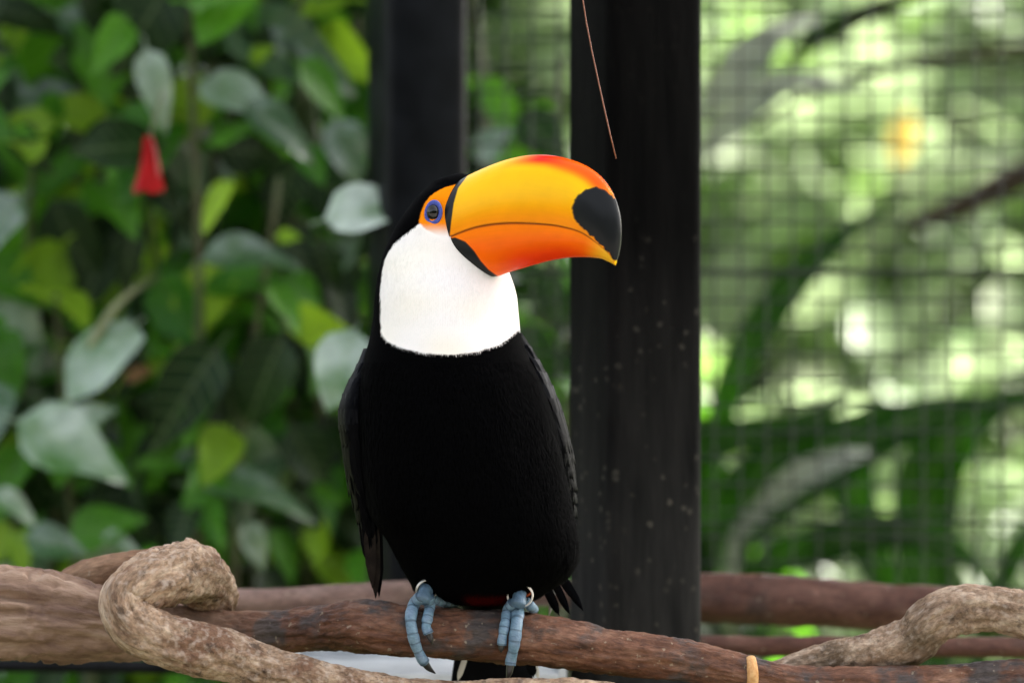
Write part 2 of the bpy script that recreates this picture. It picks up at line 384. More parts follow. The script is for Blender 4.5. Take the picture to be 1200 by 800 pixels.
def post(name, px0, px1, d, dep, mat, label, rot=0.0):
    a = P(px0, 0, d).x; b = P(px1, 0, d).x; wd = 1.055 * (b - a) / (abs(math.cos(rot)) + abs(math.sin(rot)))
    me = box(name, -wd / 2, wd / 2, -wd / 2, wd / 2, -.05, RZ - .058, .012)
    o = link(name, me, M[mat]); o.location = ((a + b) / 2, d + dep, 0); o.rotation_euler.z = rot
    return tag(o, label, 'post')
post('wooden_post', 668, 824, .25, .06, 'post', 'thick black stained post with pale lichen spots right behind the toucan', math.radians(24))
post('steel_post', 428, 547, .80, .05, 'steel_post', 'smooth dark steel post further back with bluish sheen', math.radians(18))
side = []
for x, lb in ((-1.22, 'dark side post carrying the thick end of the log'), (1.20, 'dark side post carrying the perch and pale vine')):
    me = box('wooden_post', -.06, .06, -.06, .06, -.05, RZ - .058 if x > 0 else 1.5, .01)
    o = link('wooden_post', me, M['post']); o.location = (x, .05, 0); tag(o, lb, 'post')

FY = .96
fk = KP(FY); FS = 30.6 * fk
fence = empty('wire_mesh_fence', (0, FY, 0), 'square welded wire mesh screen closing the aviary behind the posts', 'fence')
FX0, FX1, FZ1 = P(487, 0, .96).x, 1.75, RZ - .075
def cyl(name, a, b, r, seg=6):
    a = Vector(a); b = Vector(b)
    return tube(name, [(*a, r), (*(a.lerp(b, .5)), r), (*b, r)], 3, seg)
vme = cyl('wire', (0, 0, -.02), (0, 0, FZ1), .00115); hme = cyl('wire', (FX0, 0, 0), (FX1, 0, 0), .00115)
x = P(837, 0, FY).x
x -= FS * math.floor((x - FX0) / FS)
while x < FX1:
    o = link('wire', vme, M['wire'], fence); o.location = (x, FY, 0); x += FS
z = P(0, 322, FY).z; z -= FS * math.floor(z / FS)
while z < FZ1:
    o = link('wire', hme, M['wire'], fence); o.location = (0, FY - .0025, z); z += FS
for py in (322.0, 616.0):
    zz = P(0, py, FY).z
    link('support_wire', cyl('support_wire', (FX0, FY - .007, zz + .004), (FX1, FY - .007, zz + .002), .0016), M['wire'], fence)

# hanging wire, thin and coppery
q = [P(722, 186, -.02), P(711, 140, -.02), P(697, 75, -.02), P(683, 0, -.02), P(640, -300, -.02), Vector((-.013, .36, RZ - .055))]
q[-1].x = P(560, 0, -.02).x
hw_me = tube('hanging_wire', [(*v, .00055) for v in q], 60, 6)
tag(link('hanging_wire', hw_me, M['copper']), 'thin straight coppery wire hanging down in front of the black post', 'wire')

# ------------------------------------------------------------------ branches
def branch(name, rows, mat, label, n, seg=40, **kw):
    me = tube(name, px_path(rows), n, seg, **kw)
    return tag(link(name, me, M[mat]), label, 'branch')
PERCH = [(-1190 + 60, 712, .05, 50), (-500, 716, .05, 55), (-60, 717, .03, 57), (40, 720, .03, 56), (95, 727, .03, 50), (150, 735, .04, 40), (220, 740, .05, 30), (300, 741, .05, 27),
         (380, 735, .03, 28), (430, 733, .01, 33), (480, 739, 0, 31), (560, 744, 0, 31), (640, 751, 0, 31), (720, 763, 0, 28),
         (800, 773, -.005, 25), (870, 787, -.01, 22), (930, 799, -.01, 20), (1000, 804, -.01, 23), (1100, 802, -.01, 25), (1210, 797, -.01, 26), (1500, 780, .0, 27), (2240, 745, .05, 27)]
# the log (thick end) and the red brown perch are one branch: two materials along its length
def crevice(t, a):
    u = t * 3370.0 - 1130.0            # photo pixels along the branch
    k = 1.0
    for a0, u0, u1, dp, wv in ((1.12, -700, 95, .20, 0.0), (1.45, -620, 125, .14, 2.0), (1.85, -500, 60, .10, 4.0), (.72, -800, 40, .09, 1.0), (2.25, -640, 110, .10, 3.0)):
        e_ = sst(u0, u0 + 90, u) * sst(u1, u1 - 70, u)
        c_ = a0 + .10 * math.sin(u * .018 + wv) + .05 * math.sin(u * .05 + wv * 2)
        k -= dp * float(e_) * math.exp(-((a - c_) / .10) ** 2) - .05 * float(e_) * math.exp(-((a - c_ - .21) / .12) ** 2)
    return k
pme = tube('perch_branch', px_path(PERCH), 1250, 84, rough=.08, rfreq=16, lump=.11, lfreq=14, groove=.08, seed=2.0, crack=.06, rmod=crevice)
perch = link('perch_branch', pme, M['perch'])
tag(perch, 'long red brown perch branch, thick as a log at one end, under the toucan', 'branch')
# blend the two barks along the length
def blend_bark():
    a = M['perch'].copy(); a.name = 'perch bark'
    t = a.node_tree
    src = M['log'].node_tree
    bsdf = t.nodes['Principled BSDF']
    col = bsdf.inputs['Base Color'].links[0].from_socket
    at = t.nodes.new('ShaderNodeAttribute'); at.attribute_name = 'tuv'
    sx = t.nodes.new('ShaderNodeSeparateXYZ'); t.links.new(at.outputs['Vector'], sx.inputs[0])
    mp = t.nodes.new('ShaderNodeMapping'); mp.inputs['Scale'].default_value = (.2, 1, 1); t.links.new(at.outputs['Vector'], mp.inputs[0])
    n1 = t.nodes.new('ShaderNodeTexNoise'); n1.inputs['Scale'].default_value = 70; n1.inputs['Detail'].default_value = 8; n1.inputs['Roughness'].default_value = .65
    t.links.new(mp.outputs[0], n1.inputs['Vector'])
    r = t.nodes.new('ShaderNodeValToRGB'); e = r.color_ramp.elements; e.new(.5)
    for k, (p, c) in enumerate([(.28, (.075, .035, .024)), (.5, (.24, .15, .10)), (.74, (.42, .30, .22))]): e[k].position = p; e[k].color = (*c, 1)
    t.links.new(n1.outputs[0], r.inputs[0])
    L0 = (1130 + 130) * K
    mr = t.nodes.new('ShaderNodeMapRange'); t.links.new(sx.outputs[0], mr.inputs[0])
    mr.inputs[1].default_value = L0; mr.inputs[2].default_value = L0 + .17
    mx = t.nodes.new('ShaderNodeMix'); mx.data_type = 'RGBA'
    t.links.new(mr.outputs[0], mx.inputs[0]); t.links.new(r.outputs[0], mx.inputs[6]); t.links.new(col, mx.inputs[7])
    t.links.new(mx.outputs[2], bsdf.inputs['Base Color'])
    return a
pme.materials.clear(); pme.materials.append(blend_bark())
# sawn stub on the perch
stub = tube('cut_stub', px_path([(880, 772, -.0165, 6), (881, 779, -.0225, 6.5), (882, 789, -.0245, 7), (882, 800, -.0220, 7), (882, 806, -.0165, 6)]), 30, 20, rough=.1, seed=9)
o = link('cut_stub', stub, M['cut'], perch); tag(o, 'fresh orange sawn stub')

branch('curled_vine', [(248, 716, .085, 26), (246, 692, .065, 33), (229, 671, .03, 37), (200, 672, -.008, 36), (168, 684, -.035, 35), (148, 705, -.045, 33), (160, 732, -.05, 32), (200, 752, -.05, 32),
        (262, 768, -.045, 30), (335, 789, -.04, 27), (400, 804, -.04, 24), (470, 814, -.035, 21), (560, 815, -.03, 20), (660, 813, -.025, 19), (760, 825, -.02, 20), (900, 850, -.01, 20), (1300, 880, 0, 20), (2240, 900, .03, 20)],
       'vine', 'pale gnarled vine looping over itself beside the log', 1200, 64, rough=.10, rfreq=14, lump=.18, lfreq=22, groove=.10, seed=21.0, crack=.07)
branch('looping_vine', [(40, 760, .10, 22), (66, 722, .11, 24), (92, 690, .11, 25), (125, 675, .10, 24), (170, 668, .085, 24), (215, 668, .075, 22), (250, 690, .075, 18)],
       'log', 'short brown vine arching behind the curled pale vine', 120, 32, rough=.12, lump=.12, seed=31.0)
branch('knotted_vine', [(880, 800, .03, 16), (925, 784, .02, 17), (975, 772, .015, 21), (1030, 763, .01, 25), (1066, 750, .005, 29), (1092, 727, .0, 31), (1125, 713, .0, 29), (1165, 714, 0, 28), (1215, 722, .0, 30), (1400, 735, .01, 32), (2240, 745, .04, 34)],
       'vine2', 'tan knotted vine rising from the perch and bending level', 700, 56, rough=.10, rfreq=14, lump=.15, lfreq=24, groove=.08, seed=41.0, crack=.07)
branch('rear_branch', [(-900, 745, .30, 16), (60, 722, .32, 15), (230, 706, .34, 14), (330, 702, .35, 14), (430, 697, .36, 15), (520, 694, .37, 15), (640, 695, .38, 16), (720, 700, .40, 17)],
       'rearpale', 'slim pinkish branch lying behind the perch and ending at the black post', 200, 24, rough=.08, lump=.08, seed=51.0)
branch('rear_branch', [(700, 692, .44, 30), (800, 698, .45, 29), (900, 703, .45, 29), (1000, 709, .46, 28), (1100, 713, .46, 26), (1400, 722, .46, 26), (2000, 740, .44, 25)],
       'rear', 'thick dark red branch running behind the knotted vine', 200, 28, rough=.08, lump=.10, seed=61.0)
branch('rear_branch', [(690, 752, .34, 12), (800, 755, .34, 12), (900, 757, .34, 12), (1000, 757, .33, 12), (1500, 760, .3, 12), (2100, 765, .25, 12)],
       'rear', 'thin dark branch low behind the perch under the thick red branch', 160, 20, rough=.08, lump=.08, seed=71.0)
# low rail and pale tray behind the perch
rail = cyl('steel_rail', P(-1000, 770, .55), P(330, 782, .55), 8 * KP(.55), 16)
tag(link('steel_rail', rail, M['steel_post']), 'dark horizontal steel rail low behind the log', 'rail')
tr = empty('feeding_tray', (P(470, 0, .45).x, .45, 0), 'pale metal feeding tray low behind the perch under the toucan', 'tray')
tx0, tx1 = P(345, 0, .45).x, P(652, 0, .45).x; tz = P(0, 782, .45).z
link('tray_floor', box('tray_floor', tx0, tx1, .27, .62, tz - .006, tz, .002), M['tray'], tr)
for nm, b in (('tray_rim', (tx0, tx1, .262, .2695, tz - .006, tz + .006)), ('tray_rim', (tx0, tx1, .6205, .628, tz - .006, tz + .018)), ('tray_rim', (tx0 - .0075, tx0 - .0005, .262, .628, tz - .006, tz + .018)), ('tray_rim', (tx1 + .0005, tx1 + .0075, .262, .628, tz - .006, tz + .018))):
    link(nm, box(nm, *b, .001), M['tray'], tr)
link('leg', box('leg', (tx0 + tx1) / 2 - .02, (tx0 + tx1) / 2 + .02, .43, .47, -.03, tz - .0062, .004), M['steel_post'], tr)

# ------------------------------------------------------------------ the toucan
TH = math.radians(35); CT, ST = math.cos(TH), math.sin(TH)
TB = P(555, 712, .01)
tou = empty('toucan', TB, 'black toucan with white bib and huge orange bill gripping the perch', 'toucan')
def W(px): return (px - 600) * K
def Z(py): return ZC + (400 - py) * K
ROWS = [(204, 534, 544, -.012, .004), (206, 526, 550, -.012, .010), (210, 514, 556, -.012, .017), (218, 503, 561, -.012, .023), (230, 490, 564, -.012, .028), (245, 478, 568, -.012, .031),
        (262, 466, 573, -.012, .034), (280, 457, 580, -.012, .036), (300, 449, 588, -.013, .038), (320, 444, 597, -.015, .041), (345, 440, 605, -.016, .046), (370, 438, 608, -.016, .050),
        (395, 434, 611, -.015, .054), (420, 427, 620, -.013, .058), (450, 421, 634, -.011, .063), (480, 419, 645, -.009, .067), (520, 420, 654, -.007, .070), (560, 424, 663, -.004, .071),
        (600, 434, 671, 0, .070), (630, 453, 677, .004, .066), (655, 467, 676, .008, .060), (675, 478, 665, .012, .051), (690, 488, 645, .015, .042), (700, 506, 628, .018, .032), (706, 530, 605, .02, .020), (708.5, 552, 584, .021, .008)]
nr, ns = 420, 224
yy = np.concatenate([np.linspace(204, 420, 250, endpoint=False), np.linspace(420, 708.5, nr - 250)])
xl, xr, cyy, ryy = interp_tab(ROWS, yy)
ang = np.linspace(0, 2 * np.pi, ns, endpoint=False)
cxs = (xl + xr) / 2; rxs = np.maximum((xr - xl) / 2, 2)
AX = np.cos(ang)[None, :]; AY = np.sin(ang)[None, :]
e = 0.94
SX = np.sign(AX) * np.abs(AX) ** e; SY = np.sign(AY) * np.abs(AY) ** e
PX = cxs[:, None] + rxs[:, None] * SX
YD = cyy[:, None] + ryy[:, None] * SY
PY = np.repeat(yy[:, None], ns, 1)
# soft feathery unevenness
for i in range(nr):
    for j in range(ns):
        v = noise.noise(Vector((PX[i, j] * .03, YD[i, j] * 45, PY[i, j] * .022)))
        amp = 1.6 if PY[i, j] > 420 else .6
        PX[i, j] += SX[0, j] * v * amp * .7; YD[i, j] += SY[0, j] * v * amp * K
BX, BZ = W(PX), Z(PY)
# colours by place on the bird
WHITE = np.array((.93, .895, .88)); BLACK = np.array((.0006, .0006, .0008)); ORANGE = np.array((.92, .25, .004)); PINK = np.array((.86, .56, .42)); RED = np.array((.035, .0012, .001))
BIB = [(452, 304), (457, 294), (465, 284), (478, 274), (492, 264), (500, 258), (530, 270), (600, 300), (640, 330), (640, 386), (606, 388), (597, 396), (585, 404), (560, 412), (530, 415.5), (500, 414), (470, 407), (455, 400), (448.5, 392), (447, 370), (447, 340), (449, 318)]
PATCH = [(492, 262), (494, 251), (498, 240), (505, 231), (513, 225.5), (522, 221), (533, 218), (545, 216), (545, 284), (524, 281), (512, 276), (500, 270)]
def plumage_colour(px, py, yd):
    jit = np.array([noise.noise(Vector((a * .35, b * .2, 0))) for a, b in zip(px, py)]) * 1.2
    c = np.repeat(BLACK[None], len(px), 0)
    cream = np.array([noise.noise(Vector((a * .018, b * .022, 4.0))) for a, b in zip(px, py)])
    wcol = WHITE + (np.array((.93, .87, .74)) - WHITE) * np.clip(.25 + cream * .9 + .25 * np.exp(-((px - 530) / 40) ** 2 - ((py - 360) / 30) ** 2), 0, .6)[:, None]
    fb = sst(.9, -.9, poly_sd(px, py, BIB) + jit) * (yd < np.where(px > 560, .02, -.004))
    c = c + (wcol - c) * fb[:, None]
    fp = sst(.7, -.7, poly_sd(px, py, PATCH) + jit * .4) * (yd < 0.0)
    skin = ORANGE + (PINK - ORANGE) * (sst(262, 274, py))[:, None]
    skin = skin + (WHITE - skin) * (sst(269, 280, py))[:, None]
    c = c + (skin - c) * fp[:, None]
    fr = sst(684, 696, py) * sst(535, 550, px) * sst(605, 590, px)
    c = c + (RED - c) * fr[:, None]
    return c
colr = plumage_colour(PX.ravel(), PY.ravel(), YD.ravel())
V = np.stack([BX.ravel(), YD.ravel(), BZ.ravel()], 1)
F = grid_faces(nr, ns)
V = np.vstack([V, [[W(539), -.012, Z(203.4)], [W(568), .021, Z(709)]]]); colr = np.vstack([colr, [BLACK, BLACK]])
a0, a1 = len(V) - 2, len(V) - 1
for j in range(ns):
    F.append((a0, (j + 1) % ns, j)); o_ = (nr - 1) * ns; F.append((a1, o_ + j, o_ + (j + 1) % ns))
F = [tuple(reversed(f)) for f in F]
bme = mesh('body', V, F, True, {'col': ('FLOAT_COLOR', colr)})
body = link('body', bme, M['skin'], tou)

# fine feather barbs lying over the body
def barbs():
    Vg = np.stack([BX, YD, BZ], 2)
    du = np.gradient(Vg, axis=0); dv = (np.roll(Vg, -1, 1) - np.roll(Vg, 1, 1)) / 2
    nrm = np.cross(dv, du); nrm /= np.linalg.norm(nrm, axis=2)[..., None] + 1e-12
    cen = np.stack([W(cxs), cyy, Z(yy)], 1)[:, None, :]
    flip = np.sign(np.sum(nrm * (Vg - cen), 2)); nrm *= flip[..., None]
    area = np.linalg.norm(np.cross(du, dv), axis=2)
    area = area * (0.45 + .55 * (YD < .03))
    pr = (area / area.sum()).ravel()
    N = 120000
    idx = np.random.choice(len(pr), N, p=pr)
    ii, jj = idx // ns, idx % ns
    p = Vg[ii, jj]; n = nrm[ii, jj]; d = du[ii, jj]; d /= np.linalg.norm(d, axis=1)[:, None] + 1e-12
    px, py, yd = PX[ii, jj], PY[ii, jj], YD[ii, jj]
    keep = ~((poly_sd(px, py, PATCH) < 1.0) & (yd < 0)) & (py > 208)
    p, n, d, px, py, yd, ii, jj = [q[keep] for q in (p, n, d, px, py, yd, ii, jj)]
    m = len(p)
    sid = np.cross(n, d)
    d = d + sid * np.random.normal(0, .16, m)[:, None]; d /= np.linalg.norm(d, axis=1)[:, None]
    sid = np.cross(n, d)
    ln = np.where(py < 300, .0032, np.where(py < 378, .0040, np.where(py < 420, .0024, .0085))) * np.random.uniform(.6, 1.3, m)
    ln = np.where(py > 640, ln * 1.25, ln)
    wd = np.where(py < 425, .00017, .00050) * np.random.uniform(.7, 1.4, m)
    lift = np.random.uniform(.04, .14, m) * np.where(py > 420, 1.0, .3)
    root = p - n * .0002
    b = root + sid * wd[:, None]; c = root - sid * wd[:, None]
    mid = p + d * (ln * .55)[:, None] + n * (ln * lift)[:, None]
    b2 = mid + sid * (wd * .8)[:, None]; c2 = mid - sid * (wd * .8)[:, None]
    tip = p + d * ln[:, None] + n * (ln * lift * 1.1)[:, None]
    VV = np.stack([b, c, c2, b2, tip], 1).reshape(-1, 3)
    base = np.arange(m) * 5
    FF = np.concatenate([np.stack([base, base + 1, base + 2, base + 3], 1)]).tolist() + np.stack([base + 3, base + 2, base + 4], 1).tolist()
    cc = colr[:nr * ns].reshape(nr, ns, 3)[ii, jj] * np.random.uniform(.97, 1.03, m)[:, None]
    CC = np.repeat(cc, 5, 0)
    o = link('plumage', mesh('plumage', VV, FF, True, {'col': ('FLOAT_COLOR', np.clip(CC, 0, .92))}), M['plume'], tou)
    o['kind'] = 'stuff'
barbs()

# ---- bill
B0X, B0Y = W(548), -.030
def bill_pt(pxm, py, v):
    u = (pxm - 548) * K / CT
    return np.stack([B0X + u * CT - v * ST, B0Y - u * ST - v * CT, Z(py)], -1)
CUL = [(526, 226), (541, 212), (560, 202), (590, 190.5), (620, 185), (650, 186.5), (680, 196), (700, 209.5), (714, 229), (722, 252), (724, 275), (722, 295), (718.5, 311)]
TOM = [(528, 287), (545, 279), (577, 267.5), (611.5, 263.5), (652, 265.5), (674, 269.5), (690, 275.5), (703, 286), (713, 297), (717, 305), (718.5, 311.5)]
KEE = [(528, 306), (548, 318), (577, 325), (600, 319), (640, 308), (670, 303.5), (698, 304.5), (711, 309), (718, 313)]
HW = [(0, .0225), (.1, .0228), (.3, .0212), (.5, .0185), (.7, .0145), (.84, .0105), (.94, .0058), (1, .0008)]
nt_, nsx = 260, 72
tt = np.linspace(0, 1, nt_)
Cc = catmull(CUL, nt_)[0]; Tc = catmull(TOM, nt_)[0]; Kc = catmull(KEE, nt_)[0]
hw = interp_tab(HW, tt)[0]
def loft(bot, top, prof, hwk, n=nsx):
    s = np.concatenate([np.linspace(0, 1, n), np.linspace(1, 0, n)[1:]])
    sg = np.concatenate([np.ones(n), -np.ones(n - 1)])
    sg[n - 1] = 0
    pv = prof(s) * sg
    px = bot[:, :1] + (top[:, :1] - bot[:, :1]) * s[None]; py = bot[:, 1:] + (top[:, 1:] - bot[:, 1:]) * s[None]
    v = hw[:, None] * hwk * pv[None]
    return px, py, v, np.repeat(s[None], nt_, 0)
LB = [(205, 546), (212, 541), (222, 533.5), (240, 528.5), (262, 525.5), (281, 523.5), (330, 523)]
def band_edge(py): return np.interp(py, [r[0] for r in LB], [r[1] for r in LB])
TIP = [(690, 224), (680, 228.5), (672, 237), (668.5, 247), (670, 258.5), (677, 267.5), (688, 276.5), (700, 288.5), (710, 298.5), (716, 308), (740, 312), (740, 240), (722, 240), (713, 232), (705, 226.5), (696, 223)]
LOWP = [(515, 270), (523, 281), (534, 279.5), (546, 284.5), (556, 295), (564, 307), (573, 317), (584, 325), (585, 345), (500, 345)]
def edge_noise(a, b):
    return np.array([noise.noise(Vector((x * .22, y * .30, 1.0))) * 1.6 + noise.noise(Vector((x * .7, y * .8, 5.0))) * .7 for x, y in zip(a.ravel(), b.ravel())]).reshape(a.shape)
def lerp(a, b, t): return a + (b - a) * t[..., None]
YEL = np.array((.96, .53, .001)); YOR = np.array((.96, .29, .001)); ORG = np.array((.95, .135, .001)); REDO = np.array((.84, .042, .003)); CRED = np.array((.66, .010, .002)); HB = np.array((.012, .013, .014)); GOLD = np.array((.82, .42, .02))
pxm, py, v, s = loft(Tc, Cc, lambda s: np.clip(1 - s ** 2.6, 0, 1) ** .60 * (1 + .05 * np.sin(np.pi * s)), 1.0)
ob = pxm - np.abs(v) * ST / K
T2 = np.repeat(tt[:, None], s.shape[1], 1)
c = lerp(YOR, YEL, sst(.02, .72, s + .12 * np.sin(T2 * 5)))
c = lerp(c, np.array((.83, .20, .003)), sst(.30, .02, s) * .35)
cul = sst(.79, .93, s) * sst(.24, .42, T2) * sst(.80, .66, T2)
c = lerp(c, CRED, cul)
c = lerp(c, np.array((.80, .16, .004)), sst(.74, .92, s) * sst(.40, .55, T2) * sst(.9, .7, T2) * .55)
c = lerp(c, np.array((.16, .03, .006)), sst(.026, .006, s) * sst(.03, .06, T2) * .6)
streak = np.array([[noise.noise(Vector((t_ * 7, s_ * 34, 2.0))) * .6 + noise.noise(Vector((t_ * 22, s_ * 4, 8.0))) * .4 for s_ in s[0]] for t_ in tt])
c = c * (1 + .05 * streak)[..., None]
c = lerp(c, HB, sst(.8, -.8, poly_sd(ob, py, TIP) + edge_noise(ob, py)))
c = lerp(c, HB, sst(4.6, 3.4, ob - band_edge(py)))
def bill_mesh(name, c):
    V = bill_pt(pxm, py, v).reshape(-1, 3); m = pxm.shape[1]
    F = grid_faces(nt_, m, True)
    F.append(tuple(range(m))); F.append(tuple(reversed(range((nt_ - 1) * m, nt_ * m))))
    me = mesh(name, V, F, True, {'col': ('FLOAT_COLOR', c.reshape(-1, 3))})
    for e_ in (-1, -2): me.polygons[len(me.polygons) + e_].use_smooth = False
    import bmesh
    bm = bmesh.new(); bm.from_mesh(me); bmesh.ops.recalc_face_normals(bm, faces=bm.faces[:]); bm.to_mesh(me); bm.free()
    return me
ub = link('upper_bill', bill_mesh('upper_bill', c), M['bill'], tou); tag(ub, 'yellow upper bill with red ridge and black tip patch')
pxm, py, v, s = loft(Tc + np.array([0, .5]), Kc, lambda s: np.clip(1 - s ** 2.2, 0, 1) ** .62, .975)
ob = pxm - np.abs(v) * ST / K
c = lerp(np.array((.97, .20, .001)), ORG, sst(.05, .45, s))
mid = sst(.25, .5, T2) * sst(.93, .68, T2)
c = lerp(c, REDO, sst(.35, .9, s) * mid)
c = c * (1 + .06 * streak[:, :c.shape[1]])[..., None]
c = lerp(c, GOLD, sst(.80, .95, T2))
c = lerp(c, np.array((.16, .03, .006)), sst(.04, .01, s) * .7 * sst(.95, .8, T2))
c = lerp(c, HB, sst(.8, -.8, poly_sd(ob, py, LOWP)))
lb_ = link('lower_bill', bill_mesh('lower_bill', c), M['bill'], tou); tag(lb_, 'orange red lower bill with black base patch')

# ---- eye
def ellipsoid(name, c, ax, nu=32, nv=20, front=-1.0):
    V = []; ax = [np.array(a) for a in ax]
    for i in range(nv + 1):
        th = math.pi * i / nv
        for j in range(nu):
            ph = 2 * math.pi * j / nu
            V.append(np.array(c) + ax[0] * math.sin(th) * math.cos(ph) + ax[1] * math.sin(th) * math.sin(ph) + ax[2] * math.cos(th))
    return mesh(name, V, grid_faces(nv + 1, nu))
def surf_y(px, py):
    """front surface depth of the body at a photo position"""
    cx_, = interp_tab([(r[0], (r[1] + r[2]) / 2) for r in ROWS], np.array([py])); rx_, = interp_tab([(r[0], (r[2] - r[1]) / 2) for r in ROWS], np.array([py]))
    c_, r_ = interp_tab([(r[0], r[3], r[4]) for r in ROWS], np.array([py]))
    k = np.clip(abs((px - cx_[0]) / rx_[0]), 0, .999)
    return c_[0] - r_[0] * (1 - k ** (2 / e)) ** (e / 2)
EN = Vector((-.30, -.95, .06)).normalized(); EU = (Vector((.10, 0, 1)) - EN * EN.dot(Vector((.10, 0, 1)))).normalized(); ER = EU.cross(EN)
ec = Vector((W(508.2), surf_y(508, 250), Z(250))) 
eye = link('eye', ellipsoid('eye', ec - EN * .0018, (ER * .0060, EU * .0073, EN * .0062)), M['eye'], tou); tag(eye, 'glossy dark eye')
rv = []; RN, RM = 48, 14
for i in range(RN):
    a = 2 * math.pi * i / RN
    for j in range(RM):
        b = 2 * math.pi * j / RM
        rr = 1 + .27 * math.cos(b)
        off = Vector((0.0007, 0, 0))
        cpt = ec + ER * math.cos(a) * (.0061 * rr) + EU * (math.sin(a) * (.0083 * rr) - .0005) + EN * (.0013 * math.sin(b) + .0009) + ER * .0008
        rv.append(cpt)
rfc = []
for i in range(RN):
    for j in range(RM):
        rfc.append((i * RM + j, ((i + 1) % RN) * RM + j, ((i + 1) % RN) * RM + (j + 1) % RM, i * RM + (j + 1) % RM))
link('eye_ring', mesh('eye_ring', [tuple(q) for q in rv], rfc), M['eye_ring'], eye)

# ---- wings, tail
def feather_me(L, wd, curl=.08, n=9, name='feather', tipw=.25):
    V = []
    for i in range(n):
        t = i / (n - 1); ww = wd * (math.sin(math.pi * min(1, .18 + .64 * t)) ** .6) * (1 - max(0, t - .78) / .22 * (1 - tipw))
        for x, zz in ((-1, -.12), (-.5, -.02), (0, .05), (.5, -.02), (1, -.12)):
            V.append((x * ww, t * L - abs(x) * wd * .6 * (t > .9), zz * wd + curl * L * (t - t * t * 1.4)))
    f = grid_faces(n, 5, False)
    me = mesh(name, V, f)
    return me
def orient(o, pos, tip, nrm, parent):
    y = Vector(tip).normalized(); z = (Vector(nrm) - y * y.dot(Vector(nrm))).normalized(); x = y.cross(z)
    m = Matrix((x, y, z)).transposed().to_4x4(); m.translation = Vector(pos)
    o.parent = parent; o.matrix_parent_inverse = Matrix.Translation(-world_loc(parent)); o.matrix_basis = m
FM = {}
def feather(parent, pos, tip, nrm, L, wd, mat, curl=.08):
    k = (round(L, 4), round(wd, 4), mat, curl)
    if k not in FM:
        FM[k] = feather_me(L, wd, curl); FM[k].materials.append(M[mat])
    o = bpy.data.objects.new('feather', FM[k]); COL.objects.link(o); orient(o, pos, tip, nrm, parent); return o
def wing(rows, sgn):
    """rows px,py,depth,rx px, ry m"""
    p, L = catmull([(W(a), d, Z(b), r * K, ry) for a, b, d, r, ry in rows], 60)
    V = []; n = 36
    for q in p:
        for j in range(n):
            a = 2 * math.pi * j / n
            V.append((q[0] + q[3] * math.cos(a), q[1] + q[4] * math.sin(a), q[2]))
    F = grid_faces(60, n); F.append(tuple(range(n))); F.append(tuple(range(59 * n, 60 * n)))
    import bmesh
    me = mesh('wing', V, F); bm = bmesh.new(); bm.from_mesh(me); bmesh.ops.recalc_face_normals(bm, faces=bm.faces[:]); bm.to_mesh(me); bm.free()
    wobj = link('wing', me, M['feather'], tou)
    # overlapping coverts
    R = random.Random(5)
    for i in range(4, 46, 4):
        for j in range(0, 10):
            a = math.pi + (j + .5 * ((i // 4) % 2)) / 9 * math.pi if sgn < 0 else math.pi + (j + .5 * ((i // 4) % 2)) / 9 * math.pi
            q = p[i]; nr_ = Vector((math.cos(a) / max(q[3], 1e-4), math.sin(a) / max(q[4], 1e-4), 0)).normalized()
            pos = Vector((q[0] + q[3] * math.cos(a), q[1] + q[4] * math.sin(a), q[2])) + nr_ * .0004
            tdir = Vector(p[min(i + 4, 59)][:3]) - Vector(q[:3]); tdir = tdir.normalized() + nr_ * .004 + Vector((R.uniform(-.03, .03), R.uniform(-.03, .03), 0))
            big = i > 22
            feather(wobj, pos, tdir, nr_, .038 if big else .021, .0062 if big else .0052, 'feather_sheen' if (i < 20 and not big) else 'feather', .05)
    return wobj
wl = wing([(434, 408, .0, 8, .012), (429, 430, .0, 12, .022), (421, 455, .0, 17, .028), (417, 485, .002, 21, .031), (421, 520, .006, 20, .032), (425, 555, .012, 16, .03), (430, 590, .02, 12, .026), (434, 630, .03, 8, .02), (438, 665, .04, 5, .014)], -1)
tag(wl, 'folded wing with brownish long flight feathers')
for k, (x0, y0, x1, y1, d0, d1, wd, mt) in enumerate([(424, 560, 431, 664, .0, .018, .0050, 'feather'), (430, 570, 436, 690, -.008, .015, .0050, 'feather_brown'), (436, 575, 440, 702, -.004, .020, .0052, 'feather_brown'), (440, 570, 444, 700, .004, .026, .0048, 'feather'), (434, 590, 441, 697, .012, .03, .0052, 'feather_brown')]):
    a = P(x0, y0, d0); b = P(x1, y1, d1)
    feather(wl, a, b - a, (-.2, -1, 0), (b - a).length, wd, mt, .02)
wr = wing([(606, 390, .008, 6, .014), (615, 412, .010, 11, .024), (627, 440, .012, 15, .030), (639, 475, .016, 18, .033), (648, 510, .022, 17, .032), (655, 545, .028, 13, .026), (662, 580, .036, 8, .020), (667, 620, .044, 5, .014)], 1)
tag(wr, 'folded wing with bluish black sheen')
tail = link('tail', tube('tail', [(*P(570, 660, .035), .030), (*P(572, 700, .055), .026), (*P(575, 730, .068), .017), (*P(577, 770, .080), .010)], 20, 20), M['feather'], tou)
for k in range(9):
    f = (k - 4) / 4
    a = P(575 + f * 20, 715, .068 + .006 * abs(f)); b = P(578 + f * 44, 860 - 12 * abs(f), .10)
    feather(tail, a, b - a, (f * .3, -1, .1), (b - a).length, .0105, 'feather', .02)
